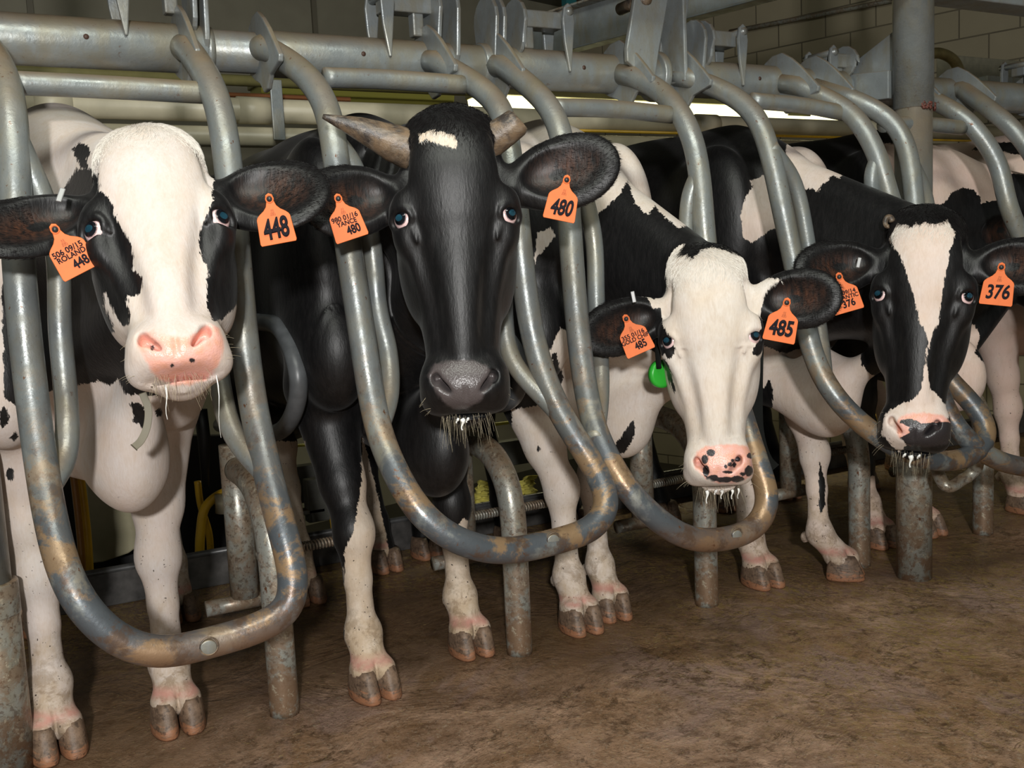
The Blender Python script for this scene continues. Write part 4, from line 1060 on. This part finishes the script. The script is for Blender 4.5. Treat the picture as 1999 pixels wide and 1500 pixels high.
drool(root, H3, [(-.030, -.402, .02, .030, .0038), (.005, -.402, .022, .020, .0035), (.030, -.402, .02, .022, .003), (-.01, -.402, .022, .010, .004), (.045, -.40, .015, .024, .0022)])
Yc = float(H3.W(-.1, -.05, -.08)[1]); c = atY(1291, 730, Yc)
V, F = tube([c+[0, -.009, 0], c+[0, -.007, 0], c+[0, .007, 0], c+[0, .009, 0]], [.026, .033, .033, .028], 32); cp = mesh_obj('collar_tag', V*np.array([1, 1, 1.]) if isinstance(V, np.ndarray) else V, F, M['green'], root)
V, F = tube(spline([atY(1283, 640, Yc), atY(1284, 680, Yc-.012), atY(1287, 720, Yc-.02)], 6), .010, 12, flat=.3); mesh_obj('collar_strap', V, F, M['strap'], root)
ribbon(root, [atY(1482, 640, -.30), atY(1480, 700, -.31), atY(1479, 770, -.32), atY(1480, 830, -.325), atY(1487, 870, -.33), atY(1498, 898, -.333), atY(1512, 914, -.335)], .027, M['strap'])

# ---- 376, black with a white blaze
hc = atY(1802, 579, -.53)
H4 = Head(hc, yaw_to(hc, 0), R(9), R(-3.6), .965, .94, len=.99, lo=1.01, muz=1.03,
     ears=[dict(base=(-.118, .095, -.045), tip=(-.300, .050, .065), w=.150, n=(.1, .1, 1)), dict(base=(.116, .090, -.045), tip=(.300, .080, .01), w=.150, n=(-.1, .1, 1))])
K4 = dict(seed=14, x=1.58, head=H4, label='black cow with a white blaze down the face, tag number 376', brisket=(.04, -.10, .58), wide=.98, nmid=(.06, 0, .02),
     front=[dict(p=(1.500, .045), yaw=-8), dict(p=(1.738, -.055), yaw=42, r=.92, fx=-.06, knee=(-.03, .03))], hind=[(1.42, .98), (1.745, .85)],
     body_default='black', head_default='black', hide=dict(white=(.70, .65, .60), pinkish=.35),
     body_coat=[('white', [(1544, 255), (1568, 240), (1620, 250), (1650, 280), (1680, 310), (1672, 324), (1649, 333), (1640, 348), (1625, 342), (1616, 354), (1607, 358), (1596, 376), (1588, 367), (1570, 370), (1550, 372), (1560, 400), (1530, 440), (1500, 452), (1470, 475), (1452, 465), (1446, 420), (1456, 385), (1470, 365), (1465, 353), (1485, 345), (1500, 335), (1530, 330), (1533, 300), (1538, 275)]),
                ('white', [(1480, 655), (1487, 674), (1516, 685), (1537, 690), (1560, 681), (1600, 688), (1620, 680), (1655, 685), (1680, 682), (1682, 712), (1700, 733), (1712, 735), (1735, 708), (1755, 700), (1780, 1500), (1380, 1500), (1400, 960), (1470, 900)]),
                ('black', [(1480, 775), (1503, 740), (1509, 760), (1507, 850), (1497, 870), (1480, 860)]), ('black', [(1640, 960), (1656, 975), (1662, 1060), (1652, 1045), (1645, 1000)]), ('black', [(1600, 900), (1611, 940), (1612, 985), (1604, 1005), (1598, 990)])],
     head_coat=[('white', T([(540, 235), (590, 160), (640, 165), (660, 180), (690, 150), (700, 165), (730, 150), (800, 160), (860, 140), (905, 215), (870, 310), (850, 440), (830, 560), (810, 700), (785, 750), (765, 800), (750, 870), (750, 890), (755, 980), (770, 1060), (820, 1100), (860, 1150), (885, 1190), (840, 1240), (740, 1245), (620, 1230), (600, 1225), (590, 1290), (600, 1310), (640, 1360), (600, 1400), (500, 1300), (520, 1190), (600, 1140), (680, 1110), (720, 1050), (735, 960), (735, 900), (742, 860), (755, 800), (740, 740), (710, 690), (690, 600), (660, 500), (640, 440), (610, 340), (555, 260)], 1540, 380, 2.777))],
     skin=[T([(585, 1240), (600, 1212), (645, 1190), (740, 1183), (840, 1198), (875, 1235), (905, 1290), (870, 1350), (760, 1372), (660, 1360), (600, 1322), (588, 1280)], 1540, 380, 2.777)],
     spots=[T([(610, 1220), (670, 1218), (720, 1240), (860, 1232), (930, 1260), (930, 1380), (700, 1380), (620, 1345), (598, 1320), (640, 1302), (662, 1292), (650, 1275), (660, 1262), (620, 1245), (600, 1240)], 1540, 380, 2.777)])
root, B4, V4 = make_cow(K4)
ear_tag(root, ear_pt(H4, 0, (1639, 541)), 15, 1.0, '376', ('956 09/14', 'ATLANTIC'), .025, (.004, -.0205), .0007, 0, 4, 0, .84)
ear_tag(root, ear_pt(H4, 1, (1955, 522)), -8, 1.0, '376', None, .046, (0, -.010), .0011, .15, 0, 4, .76)
clip(root, H4, 0, (1677, 513), -8)
c = H4.W(-.095, .195, -.02)
V, F = tube([c+H4.A@np.array([.008*cos(a), .013*sin(a), .004*a]) for a in np.linspace(.2, 5.0, 14)], np.linspace(.009, .005, 14), 12); mesh_obj('horn_scur', V, F, M['horn'], root)
whiskers(root, H4, 70, 9)
drool(root, H4, [(-.004, -.404, .022, .030, .0055), (-.020, -.403, .02, .007, .005), (.014, -.403, .02, .007, .005)])
V, F = tube(spline([atY(1718, 628, -.36), atY(1722, 655, -.365), atY(1727, 682, -.36)], 6), .0028, 8); mesh_obj('neck_cord', V, F, M['yellow'], root)

# ---- the cow behind the column, head turned away out of the picture
hc = np.array([2.62, -.18, .98])
H5 = Head(hc, yaw_to(hc, 40), R(0), R(0), .95, .95,
     ears=[dict(base=(-.118, .08, -.045), tip=(-.290, .05, -.05), w=.14), dict(base=(.118, .08, -.045), tip=(.290, .05, -.05), w=.14)])
K5 = dict(fur=False, x=2.22, head=H5, label='black and white cow behind and right of the tall column, head out of sight', brisket=(.02, -.05, .58), wide=.98, fine=.006, coarse=.012,
     front=[dict(p=(2.10, .12), yaw=-12), dict(p=(2.33, .12), yaw=0)], hind=[(2.02, .84), (2.35, .83)],
     body_default='black', head_default='black', hide=dict(white=(.72, .62, .55), pinkish=.6),
     body_coat=[('white', [(1700, 340), (1700, 280), (2100, 280), (2100, 470), (1999, 435), (1970, 412), (1952, 416), (1930, 404), (1915, 408), (1914, 385), (1900, 370), (1880, 366), (1858, 376), (1845, 395), (1820, 408), (1800, 400), (1750, 380)]),
                ('white', [(1860, 1500), (1850, 760), (1878, 654), (1900, 632), (1914, 654), (1904, 690), (1922, 711), (1936, 679), (1947, 704), (1972, 715), (2000, 697), (2200, 690), (2200, 1500)]),
                ('white', [(1690, 930), (1850, 930), (1880, 1200), (1690, 1200)])],
     head_coat=[], skin=[])
root, B5, V5 = make_cow(K5)
# ---- the next cow along, mostly hidden
hc = np.array([3.35, -.15, 1.0])
H6 = Head(hc, yaw_to(hc, 30), R(0), R(0), .95, .95, ears=H5.ears)
K6 = dict(fur=False, x=2.95, head=H6, label='pale cow at the right edge, only its white back showing', wide=.98, fine=.007, coarse=.014,
     front=[dict(p=(2.85, .1)), dict(p=(3.08, .1))], hind=[(2.72, .75), (3.12, .9)], body_default='white', head_default='black', hide=dict(white=(.72, .62, .55), pinkish=.6),
     body_coat=[('black', [(1895, 292), (1920, 280), (2100, 270), (2100, 310), (1985, 302), (1960, 296), (1930, 298)])], head_coat=[], skin=[])
root, B6, V6 = make_cow(K6)
# ------------------------------------------------------------------ walls, ceiling, beams
def block_mat():
    m, nt, b = new_mat('painted_block'); g = N(nt); co = g.obj()
    br = g.n('ShaderNodeTexBrick'); g.l(co, br.inputs['Vector'])
    for k, v in (('Scale', 1.), ('Mortar Size', .006), ('Mortar Smooth', .3), ('Brick Width', .41), ('Row Height', .205)): br.inputs[k].default_value = v
    br.inputs['Color1'].default_value = (.36, .31, .21, 1); br.inputs['Color2'].default_value = (.31, .27, .18, 1); br.inputs['Mortar'].default_value = (.10, .085, .055, 1)
    c = g.mix(g.ramp(g.noise(co, 1.3, 5), [(.35, 0.), (.7, .5)]), br.outputs['Color'], (.22, .185, .12)); g.l(c, b.inputs['Base Color'])
    b.inputs['Roughness'].default_value = .7
    g.bump(g.math('SUBTRACT', 1., br.outputs['Fac']), .5, .01, b); return m
M['block'] = block_mat()
def wall(name, P, az, L, z0, z1, mat, th=.2):          # wall running from P along azimuth az; bricks follow its own axes
    a = R(az); V = np.array([(x, y, z) for x in (0, L) for y in (z0, z1) for z in (0, th)])
    F = [(0, 1, 3, 2), (4, 6, 7, 5), (0, 4, 5, 1), (2, 3, 7, 6), (0, 2, 6, 4), (1, 5, 7, 3)]
    me = bpy.data.meshes.new(name); me.from_pydata(V.tolist(), [], F); me.materials.append(mat); me.update()
    o = bpy.data.objects.new(name, me); COL.objects.link(o)
    o.matrix_world = Matrix(((cos(a), 0, sin(a), P[0]), (sin(a), 0, -cos(a), P[1]), (0, 1, 0, 0), (0, 0, 0, 1)))
    o['kind'] = 'structure'; return o
AZ = 106; d1 = np.array([cos(R(AZ)), sin(R(AZ))]); WP = (CAM+ray(1610, 60)*7.9)[:2]
r2 = ray(1125, 60)[:2]; k = np.linalg.solve(np.stack([r2, -d1], 1), WP-CAM[:2]); CN = CAM[:2]+r2*k[0]
wall('wall_right', CN-d1*12+0*d1, AZ, 12.2, -1.2, 3.4, M['block'])
pw = plain('painted_panel', (.27, .25, .19), .6, noise=.12, nscale=3)
d2 = np.array([cos(R(AZ-90)), sin(R(AZ-90))])
wall('wall_back', CN, AZ+90, 13, -1.2, 3.4, pw)
for i, x in enumerate((60, 612)):                       # batten seams of the panelling
    rr = ray(x, 30)[:2]; k = np.linalg.solve(np.stack([rr, d2], 1), CN-CAM[:2]); P = CAM[:2]+rr*k[0]-0*d2
    V, F = box((P[0]+.0, P[1]-.01, 1.2), (.035, .05, 4.3)); o = mesh_obj('trim_%d' % (i+1), V, F, plain('seam', (.13, .115, .08), .6), smooth=False); o['kind'] = 'structure'
V, F = box((2, 2.5, 3.45), (26, 16, .1)); o = mesh_obj('ceiling', V, F, plain('ceiling_paint', (.12, .115, .09), .8), smooth=False); o['kind'] = 'structure'
V, F = box((1.5, 4.7, -.95), (19, 7.1, .1)); o = mesh_obj('floor_pit', V, F, plain('pit_floor', (.05, .045, .035), .5), smooth=False); o['kind'] = 'structure'; o.name = 'floor_2'
V, F = box((1.5, 1.15, -.5), (19, .04, .9)); o = mesh_obj('wall_pit', V, F, M['pit'], smooth=False); o['kind'] = 'structure'

# crossing channel beam and the header above the columns
a = on(1145, 95, 2, 1.90); bdir = np.array([cos(R(103.5)), sin(R(103.5)), 0]); nx = np.array([bdir[1], -bdir[0], 0])
p0 = a+bdir*.62; p1 = a-bdir*1.62; rt = empty('crossing_beam', (p0+p1)/2); tag(rt, 'galvanized channel beam crossing overhead toward the back wall', 'beam')
def bar(p, q, n, wd, z0, z1, name, mat, par):
    V = [P+n*s*wd/2+np.array([0, 0, z-P[2]]) for P in (p, q) for s in (-1, 1) for z in (z0, z1)]
    return bevel(mesh_obj(name, V, [(0, 1, 3, 2), (4, 6, 7, 5), (0, 4, 5, 1), (2, 3, 7, 6), (0, 2, 6, 4), (1, 5, 7, 3)], mat, par, smooth=False), .003)
bar(p0, p1, nx, .01, 1.90, 2.075, 'web', M['plate'], rt); bar(p0-nx*.03, p1-nx*.03, nx, .07, 1.895, 1.905, 'lower_flange', M['plate'], rt); bar(p0-nx*.03, p1-nx*.03, nx, .07, 2.07, 2.08, 'upper_flange', M['zinc_post'], rt)
bar(p0+nx*.012-bdir*.1, p0+nx*.012-bdir*.42, nx, .02, 1.975, 1.995, 'splice_strip', M['zinc_post'], rt)
V, F = box((2.4, by, 1.775), (7.5, .10, .13)); o = mesh_obj('header_beam', V, F, M['plate'], smooth=False); bevel(o, .004); tag(o, 'galvanized header beam along the top right edge of the picture', 'beam')
# conduit on the block wall
q0 = WP+d1*.9; q1 = WP-d1*1.4; n2 = np.array([-d1[1]*-1, -d1[0]]); off = -.03*np.array([d1[1], -d1[0]])*-1
def onwall(x, y):
    r_ = ray(x, y); kk = np.linalg.solve(np.stack([r_[:2], -d1], 1), WP-CAM[:2]); return CAM+r_*kk[0]*.992
V, F = tube([onwall(1425, 62), onwall(1560, 36), onwall(1735, 2), onwall(1900, -35)], .018, 10); tag(mesh_obj('conduit', V, F, M['zinc_post']), 'thin conduit running along the block wall', 'conduit')

# ------------------------------------------------------------------ pipes and lights over the pit
def hpipe(name, x0, x1, Y, z, r, mat, lab, cat='pipe', grp='pipes running over the milking pit', par=None):
    V, F = cyl((x0, Y, z), (x1, Y, z), r, 32); o = mesh_obj(name, V, F, mat, par)
    if par is None: tag(o, lab, cat, grp)
    return o
pr = empty('milk_pipe', (1.5, 1.6, 1.625)); tag(pr, 'upper cream plastic pipe over the pit, with couplings', 'pipe', 'pipes running over the milking pit')
hpipe('pipe', -3, 6.5, 1.6, 1.625, .045, M['cream_pipe'], '', par=pr)
for x in (110, 500, 1380, 1700):
    X = atY(x, 215, 1.6)[0]; hpipe('coupling', X-.07, X+.05, 1.6, 1.625, .050, M['cream_pipe'], '', par=pr)
hpipe('vacuum_pipe', -3, 6.5, 1.6, 1.527, .038, M['cream_pipe'], 'lower cream plastic pipe over the pit, just above the backs')
hpipe('copper_line', -3, .9, 1.72, 1.70, .010, plain('copper', (.50, .20, .09), .4, .5), 'thin copper coloured line above the cream pipes at the left')
hpipe('yellow_strip', 1.6, 6.5, 1.56, 1.578, .006, M['yellow'], 'thin yellow line along the cream pipes at the right')
hpipe('steel_rail', -3, 1.6, 1.9, 1.79, .022, M['olive'], 'olive painted steel pipe behind the index rail at the left')
V, F = box((atY(543, 228, 1.54)[0], 1.54, 1.62), (.045, .012, .22)); bevel(mesh_obj('hanger_strap', V, F, M['plate'], pr, smooth=False), .003)
X = atY(1112, 20, 2.9)[0]; V, F = box((X, 2.9, 1.9), (.07, .05, 3.1)); tag(mesh_obj('teal_post', V, F, plain('teal_paint', (.01, .09, .10), .5), smooth=False), 'dark teal upright behind the crossing beam', 'post')
M['diffuser'] = None
me_, nt_, b_ = new_mat('lit_diffuser'); b_.inputs['Emission Color'].default_value = (1, .93, .50, 1); b_.inputs['Emission Strength'].default_value = 2.6; b_.inputs['Base Color'].default_value = (.8, .75, .3, 1); M['diffuser'] = me_
M['dim_diffuser'] = plain('yellowed_diffuser', (.36, .33, .07), .35)
def fixture(xa, xb, Y, z, lit, lab):
    r_ = empty('ceiling_light', ((xa+xb)/2, Y, z+.12)); tag(r_, lab, 'light fixture', 'fluorescent fixtures over the pit')
    pts = [(-.085, .0), (-.075, -.035), (-.03, -.055), (.03, -.055), (.075, -.035), (.085, 0)]
    V = [(x, Y+a, z+.03+b) for x in (xa, xb) for a, b in pts]; n = len(pts)
    F = [tuple(range(n)), tuple(range(n, 2*n))[::-1]]+[(i, (i+1) % n, (i+1) % n+n, i+n) for i in range(n)]
    bevel(mesh_obj('diffuser', V, F, M['diffuser' if lit else 'dim_diffuser'], r_, smooth=False), .004)
    V, F = box(((xa+xb)/2, Y, z+.062), (xb-xa+.02, .19, .06)); bevel(mesh_obj('housing', V, F, M['olive'], r_, smooth=False), .004)
    if lit:
        V, F = box((xb-.42, Y-.092, z+.0), (.17, .012, .028)); bevel(mesh_obj('latch_clip', V, F, M['olive'], r_, smooth=False), .003)
        al = area('tube_light', ((xa+xb)/2, Y, z-.04), ((xa+xb)/2, Y, z-1), xb-xa, 16, (1, .93, .60), .12); 
xf0 = atY(930, 205, 2.2)[0]; xf1 = atY(1640, 222, 2.2)[0]
fixture(xf0, xf1, 2.2, 1.79, True, 'lit fluorescent fixture glowing behind the rail, above the cows backs')
fixture(atY(500, 185, 2.2)[0], atY(872, 185, 2.2)[0], 2.2, 1.79, False, 'dim olive yellow fixture cover behind the rail, above the black cow')
# bent yellowish pipe and shelf right of the column
V, F = tube(spline([atY(1778, -260, .9), atY(1779, 40, .9), atY(1788, 95, .9), atY(1806, 106, .9), atY(1835, 104, .9), atY(1862, 118, .9), atY(1876, 150, .9), atY(1880, 190, .9), atY(1881, 215, .9)], 8), .024, 18); tag(mesh_obj('bent_pipe', V, F, plain('brass_pipe', (.20, .16, .07), .35, .4, noise=.3)), 'yellowish bent pipe just right of the tall column', 'pipe')
P = atY(1880, 130, 1.7); V, F = box((P[0]+.7, 1.75, P[2]), (1.6, .10, .12)); tag(bevel(mesh_obj('cable_tray', V, F, plain('tray_paint', (.20, .19, .14), .6, noise=.2), smooth=False), .005), 'pale horizontal tray at the right edge behind the rail', 'tray')
P = atY(1930, 160, 1.6); V, F = box((P[0]+.5, 1.6, P[2]), (1.1, .06, .06)); tag(bevel(mesh_obj('steel_angle', V, F, M['plate'], smooth=False), .003), 'grey steel angle under the tray at the right edge', 'beam')

# ------------------------------------------------------------------ kerb and the pit equipment seen under the bellies
kr = empty('kerb', (1.5, 1.11, 0)); tag(kr, 'dark steel kerb channel along the edge of the pit', 'kerb')
V, F = box((1.5, 1.11, .055), (9, .03, .11)); bevel(mesh_obj('kerb_plate', V, F, M['kerb'] if 'kerb' in M else plain('kerb_steel', (.075, .07, .066), .45, .2, noise=.6, nscale=14, bump=.4), kr, smooth=False), .003)
V, F = tube([(-3, 1.105, .112), (6, 1.105, .112)], .012, 14); mesh_obj('kerb_lip', V, F, plain('kerb_lip_steel', (.10, .10, .10), .35, .3, noise=.4), kr)
def hose(px, Y, r, lab, mat='yellow'):
    V, F = tube(spline([atY(x, y, Y) for x, y in px], 8), r, 14); return tag(mesh_obj('milking_hose', V, F, M[mat]), lab, 'hose', 'hoses in the milking pit')
M['amber'] = plain('amber_hose', (.30, .13, .02), .3)
hose([(140, 900), (150, 980), (158, 1060), (163, 1140)], 1.22, .011, 'thin amber hose behind the brisket of the white-faced cow', 'amber')
hose([(148, 880), (160, 960), (170, 1050), (176, 1150)], 1.26, .015, 'yellow hose behind the brisket of the white-faced cow')
hose([(390, 1085), (392, 1040), (402, 990), (440, 962), (470, 975)], 1.22, .016, 'thick yellow hose curving up beside the rear post')
hose([(412, 1085), (408, 1040), (392, 985), (386, 940)], 1.30, .012, 'yellow hose standing behind the curved one')
hose([(632, 920), (645, 980), (655, 1050)], 1.28, .012, 'yellow hose just left of the black cow foreleg')
hose([(1335, 850), (1345, 900), (1350, 960)], 1.4, .012, 'yellow hose behind the rear post of the white-faced cow 485')
hose([(1722, 790), (1705, 830), (1690, 870)], 1.25, .010, 'slanting yellow hose left of the blazed cow muzzle')
V, F = cyl(atY(440, 965, 1.18), atY(442, 1000, 1.18), .035, 24); tag(mesh_obj('milk_claw', V, F, plain('claw_steel', (.30, .26, .18), .3, .5)), 'small metal claw bowl hanging left of the rear post', 'milking claw')
V, F = tube([atY(392, 800, 1.2), atY(398, 850, 1.2), atY(402, 950, 1.2)], [.022, .022, .012], 16); tag(mesh_obj('teat_cup', V, F, M['black']), 'black rubber teat cup above the metal claw bowl', 'milking cup')
pts = [atY(x, y, 1.62) for x, y in ((165, 880), (335, 880), (330, 985), (300, 1040), (250, 1078), (200, 1095), (172, 1098))]
V, F = slab(pts, (0, 1, 0), .05); tag(bevel(mesh_obj('cream_guard', V, F, M['cream'], smooth=False), .006), 'cream guard panel with rounded lower corner behind the left cow', 'panel')
pts = [atY(x, y, 1.8) for x, y in ((120, 850), (560, 850), (560, 1090), (120, 1150))]
V, F = slab(pts, (0, 1, 0), .05); tag(mesh_obj('dark_cabinet', V, F, M['black'], smooth=False), 'black cabinet back in the pit behind the left cow', 'cabinet')
for (x0, y0, x1, y1), Y, m, lb in (((562, 905, 612, 985), 1.4, 'pit', 'grey control box in the pit left of the black cow foreleg'), ((600, 930, 640, 1020), 1.3, 'pit', 'small grey box beside the yellow hose'), ((560, 988, 632, 1010), 1.3, 'plate', 'short steel bar under the grey control boxes'),
                           ((950, 850, 1060, 915), 1.5, 'pit', 'dark grey box behind the bent floor post'), ((1690, 930, 1730, 990), 1.0, 'cream', 'cream plate hanging below the coil spring')):
    A = atY(x0, y1, Y); Bq = atY(x1, y0, Y); V, F = box((A+Bq)/2, (abs(Bq-A)[0], .05, abs(Bq-A)[2])); tag(bevel(mesh_obj('pit_box' if m == 'pit' else 'steel_plate', V, F, M[m], smooth=False), .005), lb, 'box' if m == 'pit' else 'plate')
V, F = cyl(atY(500, 876, 1.35), atY(610, 868, 1.35), .006, 10); tag(mesh_obj('yellow_rod', V, F, plain('lime_paint', (.65, .62, .08), .4)), 'thin yellow rod under the belly of the black cow, left', 'rod', 'thin yellow rods')
V, F = cyl(atY(930, 834, 1.35), atY(1015, 822, 1.35), .007, 10); tag(mesh_obj('yellow_rod', V, F, plain('lime_paint', (.65, .62, .08), .4)), 'thin yellow rod right below the muzzle of the black cow', 'rod', 'thin yellow rods')
# crumpled cloth
rng = np.random.default_rng(5); nx_, ny_ = 46, 30; A = atY(930, 985, 1.22); Bq = atY(1045, 922, 1.22); V = []
for j in range(ny_+1):
    for i in range(nx_+1):
        u, v = i/nx_, j/ny_; e = .5+.25*sin(7*u+1)+.15*sin(13*u)
        V.append((A[0]+(Bq[0]-A[0])*u, 1.22+.018*sin(18*u+5*v)+.014*sin(31*u-17*v+2)+.01*sin(40*v+9*u), A[2]+(Bq[2]-A[2])*v*(.45+.55*e)))
F = [(j*(nx_+1)+i, j*(nx_+1)+i+1, (j+1)*(nx_+1)+i+1, (j+1)*(nx_+1)+i) for j in range(ny_) for i in range(nx_)]
o = mesh_obj('crumpled_cloth', V, F, M['cloth']); md = o.modifiers.new('th', 'SOLIDIFY'); md.thickness = .004; tag(o, 'crumpled yellow cloth behind the bent floor post', 'cloth')
